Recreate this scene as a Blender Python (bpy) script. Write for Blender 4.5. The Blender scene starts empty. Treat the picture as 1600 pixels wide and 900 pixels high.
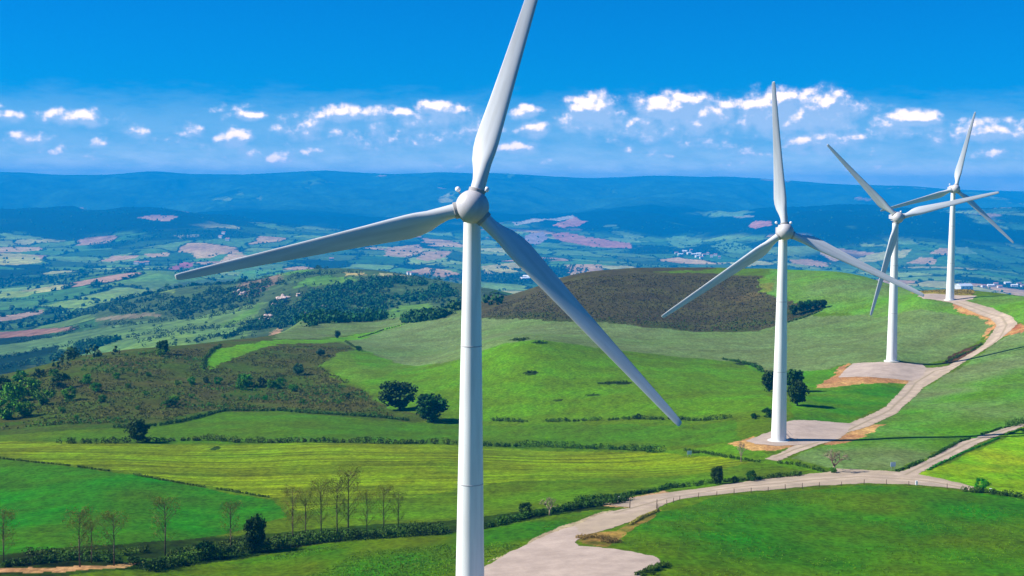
import bpy, bmesh, math, random
import numpy as np
from mathutils import Vector, Matrix
R = math.radians
random.seed(7)
rng = np.random.default_rng(11)
scene = bpy.context.scene

# ---------------------------------------------------------------- camera
F_PX = 2200.0
PITCH = math.atan(160.0 / F_PX)
ROLL = R(0.45)
CAMZ = 400.0
FW = np.array([0, math.cos(PITCH), -math.sin(PITCH)])
U0 = np.array([0, math.sin(PITCH), math.cos(PITCH)])
R0 = np.array([1.0, 0, 0])
RT = R0 * math.cos(ROLL) + U0 * math.sin(ROLL)
UP = U0 * math.cos(ROLL) - R0 * math.sin(ROLL)
cam_d = bpy.data.cameras.new('camera')
cam = bpy.data.objects.new('camera', cam_d)
scene.collection.objects.link(cam)
cam.matrix_world = Matrix(((RT[0], UP[0], -FW[0], 0), (RT[1], UP[1], -FW[1], 0),
                           (RT[2], UP[2], -FW[2], CAMZ), (0, 0, 0, 1)))
cam_d.sensor_width = 36
cam_d.lens = 36 * F_PX / 1600
cam_d.clip_end = 40000
scene.camera = cam

# ---------------------------------------------------------------- light
SUN_EL, SUN_AZ = 38.0, -91.5      # azimuth clockwise from +Y: the sun stands left of the view
sd = bpy.data.lights.new('sun', 'SUN')
sd.energy = 5.0
sd.angle = R(0.5)
sd.color = (1.0, 0.95, 0.85)
sun = bpy.data.objects.new('sun', sd)
scene.collection.objects.link(sun)
sv = Vector((math.sin(R(SUN_AZ)) * math.cos(R(SUN_EL)), math.cos(R(SUN_AZ)) * math.cos(R(SUN_EL)), math.sin(R(SUN_EL))))
sun.rotation_euler = sv.to_track_quat('Z', 'Y').to_euler()
sun.location = (-300, 0, 900)
scene.view_settings.view_transform = 'Standard'
scene.view_settings.look = 'None'
scene.view_settings.exposure = 0.8
scene.view_settings.gamma = 1.0
scene.view_settings.use_curve_mapping = False
scene.cycles.use_denoising = True
scene.cycles.max_bounces = 5
scene.cycles.volume_bounces = 2
SKY_STRENGTH = 0.05
HAZE_DENSITY = 1.12e-4
HAZE_COLOR = (0.0, 0.38, 0.96, 1)

def ray(px, py):
    d = FW * F_PX + RT * (px - 800) - UP * (py - 450)
    return d / d[1]

# ---------------------------------------------------------------- world: sky and clouds
world = bpy.data.worlds.new("World")
scene.world = world
world.use_nodes = True
nt = world.node_tree
nt.nodes.clear()
def N(tree, typ, **kw):
    n = tree.nodes.new(typ)
    for k, v in kw.items():
        setattr(n, k, v)
    return n
def mth(tree, op, a, b=None, clamp=False):
    n = tree.nodes.new('ShaderNodeMath'); n.operation = op; n.use_clamp = clamp
    for i, s in enumerate((a, b)):
        if s is None: continue
        if isinstance(s, (int, float)): n.inputs[i].default_value = s
        else: tree.links.new(s, n.inputs[i])
    return n.outputs[0]
def maprange(tree, v, a, b, c=0.0, d=1.0, smooth=True):
    n = tree.nodes.new('ShaderNodeMapRange')
    if smooth: n.interpolation_type = 'SMOOTHSTEP'
    tree.links.new(v, n.inputs[0])
    for i, x in zip((1, 2, 3, 4), (a, b, c, d)): n.inputs[i].default_value = x
    return n.outputs[0]
def mixc(tree, fac, a, b, mode='MIX'):
    n = tree.nodes.new('ShaderNodeMix'); n.data_type = 'RGBA'; n.blend_type = mode
    for s, i in ((fac, 0), (a, 6), (b, 7)):
        if isinstance(s, (int, float)): n.inputs[i].default_value = s
        elif isinstance(s, tuple): n.inputs[i].default_value = s
        else: tree.links.new(s, n.inputs[i])
    return n.outputs[2]

# cumulus heads: (image x, y, half width, half height, strength); each becomes a fixed direction of the sky
BLOBS = [(1250, 184, 90, 20, .58), (1075, 186, 80, 18, .56), (930, 186, 44, 16, .55), (1400, 196, 50, 13, .5), (680, 186, 60, 13, .48),
         (925, 172, 32, 16, 1.0), (1050, 168, 44, 14, 1.0), (1115, 176, 30, 14, .9), (1010, 190, 36, 12, .55), (1080, 192, 60, 14, .6),
         (1205, 170, 40, 18, 1.0), (1285, 170, 36, 18, 1.0), (1245, 185, 70, 15, .75), (1425, 186, 30, 9, 1.0), (1375, 192, 20, 9, .6),
         (1545, 204, 44, 11, .75), (1285, 222, 50, 14, .62), (1240, 218, 24, 13, .6), (685, 170, 34, 8, .85), (620, 176, 40, 7, .6),
         (540, 178, 40, 9, .75), (820, 176, 20, 8, .7), (835, 203, 22, 9, .7), (805, 231, 26, 7, .7), (120, 184, 44, 9, .62),
         (15, 182, 18, 6, .6), (385, 180, 26, 6, .55), (365, 216, 20, 9, .85), (390, 238, 18, 9, .45), (440, 250, 26, 8, .6),
         (215, 205, 14, 7, .55), (300, 206, 16, 9, .5), (40, 218, 34, 8, .5), (155, 222, 14, 6, .4), (660, 218, 26, 12, .5),
         (1335, 215, 24, 9, .45), (1100, 226, 44, 9, .4), (1480, 214, 34, 10, .4), (1560, 240, 30, 8, .4), (925, 196, 46, 10, .5),
         (980, 206, 60, 14, .45), (740, 205, 40, 16, .45), (480, 200, 50, 16, .42), (600, 215, 40, 18, .4), (1180, 240, 60, 8, .3)]
cg = bpy.data.node_groups.new('cloud_density', 'ShaderNodeTree')
cg.interface.new_socket('P', in_out='INPUT', socket_type='NodeSocketVector')
cg.interface.new_socket('D', in_out='OUTPUT', socket_type='NodeSocketFloat'); cg.interface.new_socket('Raw', in_out='OUTPUT', socket_type='NodeSocketFloat')
gi = cg.nodes.new('NodeGroupInput'); go = cg.nodes.new('NodeGroupOutput')
acc = None
for (bx, by, bw, bh, ba) in BLOBS:
    d = ray(bx, by); az = math.atan2(d[0], d[1]); el = d[2] / np.linalg.norm(d)
    s = N(cg, 'ShaderNodeVectorMath', operation='SUBTRACT'); cg.links.new(gi.outputs[0], s.inputs[0]); s.inputs[1].default_value = (az, el, 0)
    m = N(cg, 'ShaderNodeVectorMath', operation='MULTIPLY'); cg.links.new(s.outputs[0], m.inputs[0])
    m.inputs[1].default_value = (F_PX / (bw * 1.5), F_PX / (bh * 1.8), 0)
    l = N(cg, 'ShaderNodeVectorMath', operation='LENGTH'); cg.links.new(m.outputs[0], l.inputs[0])
    v = maprange(cg, l.outputs['Value'], 0.0, 1.5, ba, 0.0)
    acc = v if acc is None else mth(cg, 'MAXIMUM', acc, v)
sy = N(cg, 'ShaderNodeSeparateXYZ'); cg.links.new(gi.outputs[0], sy.inputs[0])
band = mth(cg, 'MULTIPLY', maprange(cg, sy.outputs[1], 0.059, 0.050), maprange(cg, sy.outputs[1], 0.006, 0.016))
sl = N(cg, 'ShaderNodeVectorMath', operation='MULTIPLY'); cg.links.new(gi.outputs[0], sl.inputs[0]); sl.inputs[1].default_value = (22, 62, 1)
nl = N(cg, 'ShaderNodeTexNoise'); cg.links.new(sl.outputs[0], nl.inputs['Vector']); nl.inputs['Scale'].default_value = 1; nl.inputs['Detail'].default_value = 3
acc = mth(cg, 'MAXIMUM', acc, mth(cg, 'MULTIPLY', mth(cg, 'MULTIPLY', band, maprange(cg, nl.outputs[0], .46, .68)), .34))
sc_ = N(cg, 'ShaderNodeVectorMath', operation='MULTIPLY'); cg.links.new(gi.outputs[0], sc_.inputs[0]); sc_.inputs[1].default_value = (1.0, 1.15, 1)
n1 = N(cg, 'ShaderNodeTexNoise'); cg.links.new(sc_.outputs[0], n1.inputs['Vector'])
n1.inputs['Scale'].default_value = 88; n1.inputs['Detail'].default_value = 4; n1.inputs['Roughness'].default_value = .52
nn = mth(cg, 'MULTIPLY', mth(cg, 'SUBTRACT', n1.outputs[0], 0.5), 1.25)
tot = mth(cg, 'ADD', mth(cg, 'MULTIPLY', acc, 0.95), nn)
cg.links.new(tot, go.inputs[1])
tot = mth(cg, 'MULTIPLY', maprange(cg, tot, 0.06, 0.58), maprange(cg, acc, 0.0, 0.3))
cg.links.new(tot, go.inputs[0])

tc = N(nt, 'ShaderNodeTexCoord')
sep = N(nt, 'ShaderNodeSeparateXYZ'); nt.links.new(tc.outputs['Generated'], sep.inputs[0])
az = mth(nt, 'ARCTAN2', sep.outputs[0], sep.outputs[1])
pv = N(nt, 'ShaderNodeCombineXYZ'); nt.links.new(az, pv.inputs[0]); nt.links.new(sep.outputs[2], pv.inputs[1])
def cloud(off):
    a = N(nt, 'ShaderNodeVectorMath', operation='ADD'); nt.links.new(pv.outputs[0], a.inputs[0]); a.inputs[1].default_value = off
    g = N(nt, 'ShaderNodeGroup', node_tree=cg); nt.links.new(a.outputs[0], g.inputs[0]); return g.outputs
dens, raw = cloud((0, 0, 0)); _, raw_up = cloud((-0.0016, 0.0042, 0))
# the sky is read a little higher than it stands, for the deep clean blue above the hills
zz = mth(nt, 'ADD', mth(nt, 'MULTIPLY', mth(nt, 'MAXIMUM', sep.outputs[2], 0.0), 1.1), 0.012)
sv2 = N(nt, 'ShaderNodeCombineXYZ'); nt.links.new(sep.outputs[0], sv2.inputs[0]); nt.links.new(sep.outputs[1], sv2.inputs[1]); nt.links.new(zz, sv2.inputs[2])
nrm = N(nt, 'ShaderNodeVectorMath', operation='NORMALIZE'); nt.links.new(sv2.outputs[0], nrm.inputs[0])
sky = N(nt, 'ShaderNodeTexSky', sky_type='NISHITA', sun_disc=False, sun_elevation=R(SUN_EL), sun_rotation=R(SUN_AZ),
        altitude=600, air_density=1.0, dust_density=0.2, ozone_density=2.0)
nt.links.new(nrm.outputs[0], sky.inputs['Vector'])
SKY_TINT = (0.01, 0.67, 1.45, 1)
skyc = mixc(nt, 1.0, sky.outputs[0], SKY_TINT, 'MULTIPLY')
# milky lilac veil low over the horizon
vn = N(nt, 'ShaderNodeTexNoise'); vm = N(nt, 'ShaderNodeVectorMath', operation='MULTIPLY'); nt.links.new(pv.outputs[0], vm.inputs[0]); vm.inputs[1].default_value = (14, 50, 1)
nt.links.new(vm.outputs[0], vn.inputs['Vector']); vn.inputs['Scale'].default_value = 2.4; vn.inputs['Detail'].default_value = 5; vn.inputs['Roughness'].default_value = .6
edge = mth(nt, 'ADD', sep.outputs[2], mth(nt, 'MULTIPLY', mth(nt, 'SUBTRACT', vn.outputs[0], 0.5), 0.034))
veil = maprange(nt, edge, 0.070, 0.036)
veil = mth(nt, 'MULTIPLY', veil, maprange(nt, vn.outputs[0], 0.2, 0.75, 0.55, 1.0))
K = 0.064 / SKY_STRENGTH
VEIL_C = (2.7 * K, 5.4 * K, 8.4 * K, 1)
low = mixc(nt, maprange(nt, sep.outputs[2], 0.034, 0.004), VEIL_C, (9.5 * K, 10.6 * K, 11.0 * K, 1))
c1 = mixc(nt, mth(nt, 'MULTIPLY', veil, 0.85), skyc, low)
lit = maprange(nt, mth(nt, 'SUBTRACT', raw, raw_up), -0.02, 0.42)
CL_LIT = (15.5 * K, 12.6 * K, 12.8 * K, 1); CL_SH = (5.6 * K, 6.8 * K, 9.3 * K, 1)
cc = mixc(nt, lit, CL_SH, CL_LIT)
c2 = mixc(nt, mth(nt, 'MULTIPLY', dens, maprange(nt, lit, 0, 1, .55, .92)), c1, cc)
c2 = mixc(nt, maprange(nt, sep.outputs[2], -0.03, 0.0), (.1, .24, .08, 1), c2)
bg = N(nt, 'ShaderNodeBackground'); nt.links.new(c2, bg.inputs[0]); bg.inputs[1].default_value = SKY_STRENGTH
wo = N(nt, 'ShaderNodeOutputWorld'); nt.links.new(bg.outputs[0], wo.inputs[0])

# ---------------------------------------------------------------- helpers
def srgb(r, g, b):
    out = []
    for v in (r, g, b):
        v /= 255.0
        out.append(v / 12.92 if v <= .04045 else ((v + .055) / 1.055) ** 2.4)
    return np.array(out)
def tag(o, label=None, cat=None, group=None, kind=None):
    if label: o['label'] = label
    if cat: o['category'] = cat
    if group: o['group'] = group
    if kind: o['kind'] = kind
    return o
def link(name, me, mat=None, parent=None):
    o = bpy.data.objects.new(name, me)
    scene.collection.objects.link(o)
    if mat is not None: me.materials.append(mat)
    if parent is not None: o.parent = parent
    return o
def empty(name, loc, rz=0):
    o = bpy.data.objects.new(name, None)
    scene.collection.objects.link(o); o.location = loc; o.rotation_euler.z = rz
    return o
def copy_tree(o, parent=None):
    c = o.copy(); scene.collection.objects.link(c); c.parent = parent
    for ch in o.children: copy_tree(ch, c)
    return c
def np_mesh(name, verts, quads, smooth=False, attrs=None):
    me = bpy.data.meshes.new(name)
    nv, nf = len(verts), len(quads); k = quads.shape[1]
    me.vertices.add(nv); me.vertices.foreach_set('co', np.ascontiguousarray(verts, dtype=np.float32).ravel())
    me.loops.add(nf * k); me.loops.foreach_set('vertex_index', np.ascontiguousarray(quads, dtype=np.int32).ravel())
    me.polygons.add(nf); me.polygons.foreach_set('loop_start', np.arange(nf, dtype=np.int32) * k)
    me.polygons.foreach_set('use_smooth', np.full(nf, smooth))
    me.update(calc_edges=True)
    for an, (typ, arr) in (attrs or {}).items():
        a = me.attributes.new(an, typ, 'POINT')
        a.data.foreach_set('color' if typ == 'FLOAT_COLOR' else 'value', np.ascontiguousarray(arr, dtype=np.float32).ravel())
    return me
def bm_obj(name, bm, mat, parent=None, smooth=True, autosm=None):
    me = bpy.data.meshes.new(name)
    bmesh.ops.recalc_face_normals(bm, faces=bm.faces)
    bm.to_mesh(me); bm.free()
    for p in me.polygons: p.use_smooth = smooth
    if autosm: me.set_sharp_from_angle(angle=R(autosm))
    return link(name, me, mat, parent)
def box(bm, c, s, bev=0.0, rot=None):
    m = Matrix.Translation(c) @ (rot or Matrix.Identity(4)) @ Matrix.Diagonal((*s, 1))
    r = bmesh.ops.create_cube(bm, size=1.0, matrix=m)
    if bev:
        es = list({e for v in r['verts'] for e in v.link_edges})
        bmesh.ops.bevel(bm, geom=es, offset=bev, segments=3, affect='EDGES')
def lathe(bm, prof, seg=40, axis='Z', M=None):
    rings = []
    for (r, h) in prof:
        ring = []
        for i in range(seg):
            a = 2 * math.pi * i / seg
            p = Vector((r * math.cos(a), r * math.sin(a), h)) if axis == 'Z' else Vector((r * math.cos(a), h, r * math.sin(a)))
            ring.append(bm.verts.new(M @ p if M else p))
        rings.append(ring)
    for a, b in zip(rings, rings[1:]):
        for i in range(seg): bm.faces.new((a[i], a[(i + 1) % seg], b[(i + 1) % seg], b[i]))
    bm.faces.new(rings[0]); bm.faces.new(rings[-1])
def tube(bm, p, q, r1, r2, seg=7):
    p, q = Vector(p), Vector(q); d = (q - p)
    if d.length < 1e-6: return
    m = d.to_track_quat('Z', 'Y').to_matrix().to_4x4()
    lathe(bm, [(r1, 0), (r2, d.length)], seg, 'Z', Matrix.Translation(p) @ m)

def lattice(seed, n=256):
    return np.random.default_rng(seed).random((n, n)).astype(np.float32)
LAT = {}
def vnoise(x, y, seed):
    if seed not in LAT: LAT[seed] = lattice(seed)
    L = LAT[seed]; n = L.shape[0]
    xi = np.floor(x).astype(np.int64); yi = np.floor(y).astype(np.int64)
    fx = x - xi; fy = y - yi
    fx = fx * fx * fx * (fx * (fx * 6 - 15) + 10); fy = fy * fy * fy * (fy * (fy * 6 - 15) + 10)
    a = L[xi % n, yi % n]; b = L[(xi + 1) % n, yi % n]; c = L[xi % n, (yi + 1) % n]; d = L[(xi + 1) % n, (yi + 1) % n]
    return (a * (1 - fx) + b * fx) * (1 - fy) + (c * (1 - fx) + d * fx) * fy
def fbm(x, y, scale, seed, octv=4, gain=.5):
    s = 0; a = 1; t = 0
    for i in range(octv):
        s = s + a * vnoise(x / scale * 2 ** i + 17.3 * i, y / scale * 2 ** i + 5.1 * i, seed + i); t += a; a *= gain
    return s / t
def sstep(a, b, x):
    t = np.clip((x - a) / (b - a), 0, 1); return t * t * (3 - 2 * t)

# ---------------------------------------------------------------- terrain heights
# surveyed points: (image x, image y, metres away)
NEAR = [(0,60,-1),(800,60,-1),(1600,60,-1),
 (734,986,196),(900,880,226),(1000,840,246),(600,900,226),(300,930,220),(0,930,222),(-200,930,222),(1300,900,224),(1600,900,222),(1800,900,222),
 (960,790,290),(1150,757,318),(1300,745,328),(1480,760,312),(1590,772,305),(1750,780,300),
 (400,850,266),(150,885,238),(0,880,240),(300,780,320),(0,780,322),(-200,780,320),(200,730,362),(0,710,388),(-200,700,400),
 (500,760,335),(700,790,305),(500,700,402),(700,700,405),(850,740,350),(1000,705,400),(1100,740,345),
 (1218,694,389),(1150,690,392),(1320,665,420),(1400,700,370),(1500,690,382),(1600,664,405),(1800,640,420),
 (100,690,425),(0,672,470),(-200,670,470),(200,668,470),(340,645,520),(450,650,505),(620,655,505),(760,655,500),(900,655,482),(1100,655,455),(1180,640,452),
 (0,592,640),(-200,600,630),(120,562,665),(250,545,700),(400,531,770),(200,600,590),(350,600,610),(480,590,640),(440,550,720),(540,545,760),
 (470,512,980),(540,506,1020),(600,509,1010),(640,502,990),(545,530,900),(640,540,830),(700,545,800),
 (620,600,600),(560,575,660),(640,572,690),(700,600,580),(760,570,600),(820,533,625),(880,533,640),(850,524,740),(760,530,720),(1000,552,640),(1100,566,625),
 (900,600,545),(1050,610,520),(1180,600,540),(1000,535,720),(1100,530,740),(900,512,800),(1100,512,810),
 (700,488,985),(760,479,985),(830,455,1000),(900,430,1000),(1000,422,1010),(1100,421,1000),(1200,424,970),(960,465,900),(1100,465,900),
 (1250,500,790),(1300,431,900),(1350,439,880),(1430,459,800),(1280,480,820),(1380,500,740),
 (1397,568,571),(1310,590,548),(1440,569,572),(1420,600,530),(1400,620,492),(1300,620,490),(1250,590,560),(1250,640,445),(1300,550,640),(1450,530,650),
 (1490,463,739),(1440,463,750),(1525,463,742),(1500,454,800),(1555,490,680),(1580,505,640),(1540,545,590),(1500,570,560),(1600,467,705),(1800,478,690),(1600,480,660),
 (1600,540,575),(1550,600,490),(1600,620,455),(1800,560,540),(1450,640,450)]
BACK = [(p, z, y) for p, z, y in [(0,-100,760),(250,-98,860),(450,-100,1200),(640,-98,1200),(900,-80,1250),(1100,-72,1250),(1350,-75,1150),(1500,-72,1000),(1650,-66,900)]]
FAR = [(-300,560,1500),(50,575,1450),(150,560,1480),(250,537,1420),(350,543,1330),(0,520,2200),(-300,520,2200),(100,500,2500),(50,450,3600),(200,530,1620),(300,500,1800),
 (200,468,2350),(300,447,2250),(400,440,2150),(450,424,2150),(520,420,2100),(600,423,2050),(700,440,1950),(780,455,1850),(830,470,1700),
 (400,500,1650),(480,480,1700),(600,480,1620),(600,515,1350),(450,525,1350),(700,490,1400),(1000,500,1500),(1300,520,1500),(1600,540,1500),(1900,540,1500),
 (250,424,3600),(100,424,4300),(-300,430,4200)]
FARZ = [(450,-250,2900),(600,-262,2900),(750,-262,2800),(300,-262,3000),(850,-270,2600),(1000,-290,2600),(1300,-290,2600),(1600,-290,2600),(1900,-290,2600),
 (0,-285,5000),(300,-285,4700),(600,-295,4600),(900,-295,5000),(1200,-295,5000),(1500,-292,5000),(1900,-292,5000),(-300,-280,5200),
 (100,-272,6300),(-300,-272,6300),(600,-262,7000),(900,-252,7800),(1100,-255,7700),(1350,-285,6000),(1600,-285,6100),(1900,-285,6100)]
HILLS = [(-300,322,8000),(0,331,7900),(120,328,8000),(250,323,8000),(350,333,8000),(450,345,8300),(600,346,8600),(800,338,9000),(950,330,9200),(1100,327,9200),(1200,330,9000),
 (1260,328,7800),(1340,323,7700),(1450,328,7800),(1600,324,7900),(1900,322,7900)]
DIPS = [(p, -215, 9900) for p in range(-300, 2000, 300)]
RIDGE = [(-300,272,14000),(0,269,14000),(100,273,14000),(180,274,14000),(230,267,14000),(330,273,14000),(420,271,14000),(490,266,14000),(600,272,14000),(690,268,14000),
 (780,272,14000),(860,276,14000),(930,279,14000),(1000,275,14000),(1100,276,14000),(1180,278,14000),(1240,283,14000),(1300,288,14000),(1370,290,14000),(1430,291,14000),(1500,297,14000),(1560,300,14000),(1620,302,14000),(1900,306,14000)]
US, VS = 3.0, 1.0
def cp_img(L):
    o = []
    for (px, py, Y) in L:
        if Y < 0: continue
        d = ray(px, py); o.append((d[0], math.log(Y), d[2] * Y))
    return o
def cp_z(L): return [(ray(px, 400)[0], math.log(Y), z) for (px, z, Y) in L]
def tps_fit(P, lam=1e-3):
    P = np.array(P); X = P[:, :2] * (US, VS); z = P[:, 2]; n = len(P)
    r2 = ((X[:, None] - X[None]) ** 2).sum(-1); K = .5 * r2 * np.log(r2 + 1e-12)
    A = np.zeros((n + 3, n + 3)); A[:n, :n] = K + lam * np.eye(n); A[:n, n] = 1; A[:n, n + 1:] = X; A[n, :n] = 1; A[n + 1:, :n] = X.T
    w = np.linalg.solve(A, np.concatenate([z, np.zeros(3)])); return X, w
def tps_eval(m, u, v):
    X, w = m; n = len(X); sh = u.shape; q = np.stack([u.ravel() * US, v.ravel() * VS], 1); out = np.empty(len(q))
    for i in range(0, len(q), 60000):
        s = q[i:i + 60000]; r2 = (s[:, :1] - X[None, :, 0]) ** 2 + (s[:, 1:] - X[None, :, 1]) ** 2
        out[i:i + 60000] = (.5 * r2 * np.log(r2 + 1e-12)) @ w[:n] + w[n] + s @ w[n + 1:]
    return out.reshape(sh)
TUR = [(738, 986, 196, 16.3, 323, 'nearest white wind turbine, its tower filling the foreground with blades wide over the valley'),
       (1227, 694, 389, -5.2, 362, 'second white wind turbine, one blade straight up, on the pad beside the dark trees'),
       (1403, 568, 571, -44.5, 340, 'third white wind turbine, one blade pointing down its tower, steps at its foot'),
       (1493, 466, 739, 13.4, 295, 'farthest white wind turbine, standing on the hill crest at the end of the gravel track')]
HUBH, RB = 58.5, 41.0
FEET = []
for hx, by, Y, ang, hy, lab in TUR:
    d = ray(hx, hy)
    for q in (-7, 7): FEET.append((d[0] * (Y - 3.9) / (Y + q), math.log(Y + q), d[2] * (Y - 3.9) - HUBH))
NEAR = [p for p in NEAR if (p[0], p[1]) not in ((734,986),(1218,694),(1397,568),(1490,463))]
near_m = tps_fit(FEET + cp_img(NEAR) + cp_z(BACK) + [(u, math.log(60), -56) for u in (-.5, 0, .5)] + [(-.6, math.log(300), -72), (.6, math.log(300), -60), (-.6, math.log(700), -95), (.6, math.log(700), -50)])
far_m = tps_fit(cp_img(FAR) + cp_z(FARZ) + cp_img(HILLS) + cp_z(DIPS) + cp_img(RIDGE)
                + [(u, math.log(900), -150) for u in (-.5, -.1, .3, .5)] + [(u, math.log(16500), -60) for u in (-.5, -.25, 0, .25, .5)], 2e-3)
CR = np.array([(-200, 640), (0, 655), (120, 680), (250, 715), (400, 790), (470, 1000), (640, 1010), (760, 1000), (900, 1010), (1000, 1020), (1200, 985), (1350, 900), (1440, 815), (1500, 810), (1600, 715), (1800, 700)], float)
CRU = np.array([ray(p, 480)[0] for p in CR[:, 0]])

def spans(a, b, r): return list(np.exp(np.arange(math.log(a), math.log(b), r)))
YS = np.array(spans(40, 150, .05) + spans(150, 1250, .0035) + spans(1250, 3200, .0045) + spans(3200, 9000, .0055) + spans(9000, 16200, .0050))
UC = np.arange(-.40, .4001, .00078)
UG = np.concatenate([np.linspace(-.62, -.403, 45), UC, np.linspace(.403, .62, 45)])
UU, YY = np.meshgrid(UG, YS)
XX = UU * YY
VV = np.log(YY)
zn = tps_eval(near_m, UU, VV)
nf_rows = YS > 600
zf = np.zeros_like(zn); zf[nf_rows] = tps_eval(far_m, UU[nf_rows], VV[nf_rows])
yc = np.interp(UU, CRU, CR[:, 1])
t = sstep(1.0, 1.42, YY / yc)
# relief
n_small = fbm(XX, YY, 26, 1, 4) - .5
n_mid = fbm(XX, YY, 220, 21, 4) - .5
n_big = fbm(XX, YY, 1300, 41, 5) - .5
rid = 1 - np.abs(fbm(XX + YY * .25, YY * .55, 900, 61, 5) * 2 - 1)
ridge_amp = sstep(6400, 9500, YY) * (1 - .8 * sstep(12600, 13700, YY))
ZZ = zn * (1 - t) + zf * t
ZZ += n_small * .7 * (1 - t) * sstep(230, 420, YY) + t * (n_mid * 5 * sstep(1200, 1600, YY) + n_small * 1.0)
ZZ += t * n_big * 26 * sstep(2400, 4500, YY) * (1 - sstep(12500, 13500, YY))
ZZ += (rid - .8) * 150 * ridge_amp
TZ = ZZ + CAMZ

LY = np.log(YS)
def height(X, Y):
    X = np.asarray(X, float); Y = np.asarray(Y, float)
    u = X / Y; i = np.clip(np.interp(u, UG, np.arange(len(UG))), 0, len(UG) - 1.001); j = np.clip(np.interp(np.log(Y), LY, np.arange(len(YS))), 0, len(YS) - 1.001)
    i0 = i.astype(int); j0 = j.astype(int); a = i - i0; b = j - j0
    return (TZ[j0, i0] * (1 - a) + TZ[j0, i0 + 1] * a) * (1 - b) + (TZ[j0 + 1, i0] * (1 - a) + TZ[j0 + 1, i0 + 1] * a) * b
RS = np.exp(np.linspace(math.log(150), math.log(15500), 2600))
def at(px, py, Y=None, ymin=150):
    """world x, y, z of the ground seen at a place of the photograph (Y: known distance instead)"""
    if Y is not None:
        x = ray(px, 480)[0] * Y; return (x, Y, float(height(x, Y)))
    d = ray(px, py); h = height(d[0] * RS, RS) - (CAMZ + d[2] * RS)
    k = np.where((h > 0) & (RS > ymin))[0]
    if len(k) == 0:
        k0 = int(np.argmax(h))
    else: k0 = k[0]
    Yv = RS[k0] if (len(k) == 0 or k0 == 0) else RS[k0 - 1] + (RS[k0] - RS[k0 - 1]) * (-h[k0 - 1]) / (h[k0] - h[k0 - 1] + 1e-9)
    x = d[0] * Yv
    return (x, Yv, float(height(x, Yv)))
def wpoly(pts):
    return np.array([at(p[0], p[1], p[2] if len(p) > 2 else None)[:2] for p in pts])
def inside(P, X, Y):
    m = np.zeros(X.shape, bool)
    sel = (X >= P[:, 0].min()) & (X <= P[:, 0].max()) & (Y >= P[:, 1].min()) & (Y <= P[:, 1].max())
    x = X[sel]; y = Y[sel]; c = np.zeros(x.shape, bool); n = len(P)
    for i in range(n):
        x1, y1 = P[i]; x2, y2 = P[(i + 1) % n]
        if y1 == y2: continue
        c ^= ((y1 > y) != (y2 > y)) & (x < (x2 - x1) * (y - y1) / (y2 - y1) + x1)
    m[sel] = c; return m

# ---------------------------------------------------------------- ground colours
C = dict(olive=srgb(92,126,0), deep=srgb(54,122,0), green=srgb(94,148,0), bright=srgb(104,168,0), yell=srgb(134,160,0), grey=srgb(118,140,80),
         gbright=srgb(96,158,4), heath=srgb(88,88,34), heath2=srgb(84,78,46), heathg=srgb(70,104,10), lime=srgb(158,188,20), soil=srgb(212,166,104), dsoil=srgb(120,84,50),
         dry=srgb(184,164,70), dark=srgb(36,52,8), dgreen=srgb(60,98,0), tan=srgb(214,176,124), pink=srgb(214,146,120), wood=srgb(26,52,10), field=srgb(120,158,56))
col = np.tile(C['olive'], (*XX.shape, 1)).astype(np.float32)
rows = np.full(XX.shape, .07, np.float32)
wx = XX + (fbm(XX, YY, 9, 81, 3) - .5) * 5 * np.clip(YY / 500, .4, 4)
wy = YY + (fbm(XX, YY, 11, 91, 3) - .5) * 7 * np.clip(YY / 500, .4, 4)
def paint(pts, c, mott=0.0, c2=None, r=None, sc=14, warp=True):
    P = wpoly(pts); m = inside(P, wx, wy) if warp else inside(P, XX, YY)
    cc_ = C[c] if isinstance(c, str) else c
    if c2 is not None:
        f = sstep(.5 - .28, .5 + .28, fbm(XX[m], YY[m], sc, 131, 4))[:, None] * mott
        col[m] = cc_ * (1 - f) + (C[c2] if isinstance(c2, str) else c2) * f
    else: col[m] = cc_
    if r is not None: rows[m] = r
    return m
S9 = 9e9
# far valley patchwork first
vm_ = (YY > yc * 1.12)
fx, fy = XX[vm_], YY[vm_]
jx = fx + (fbm(fx, fy, 420, 151, 3) - .5) * 240; jy = fy + (fbm(fx, fy, 420, 161, 3) - .5) * 420
def voronoi(x, y, sx, sy, seed):
    gx = x / sx + .35 * y / sy; gy = y / sy; ix = np.floor(gx).astype(int); iy = np.floor(gy).astype(int)
    r = np.random.default_rng(seed); J = r.random((128, 128, 2)); I = r.random((128, 128))
    d1 = np.full(x.shape, 9.); d2 = np.full(x.shape, 9.); idv = np.zeros(x.shape)
    for a in (-1, 0, 1):
        for b in (-1, 0, 1):
            cx = ix + a; cy = iy + b; j = J[cx % 128, cy % 128]
            d = np.maximum(np.abs(cx + j[..., 0] - gx), np.abs(cy + j[..., 1] - gy)) * .6 + np.hypot(cx + j[..., 0] - gx, cy + j[..., 1] - gy) * .4
            nb = d < d1; d2 = np.where(nb, d1, np.minimum(d2, d)); idv = np.where(nb, I[cx % 128, cy % 128], idv); d1 = np.where(nb, d, d1)
    return idv, d2 - d1
vid, ved = voronoi(jx, jy, 185, 290, 5)
pal = np.array([C['wood'], srgb(104,146,60), srgb(78,130,52), srgb(128,166,74), C['wood'], srgb(96,140,70), srgb(84,120,50), srgb(150,176,88), srgb(196,156,120), srgb(110,150,70), srgb(60,104,44), srgb(70,120,60), srgb(130,170,90), srgb(190,190,110), srgb(90,140,60), C['tan'], srgb(60,96,40)])
vc = pal[(vid * 997 % len(pal)).astype(int)]
vc = vc * (0.85 + .3 * fbm(fx, fy, 60, 171, 3))[:, None]
hedge_m = sstep(.09, .05, ved)[:, None]
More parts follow.
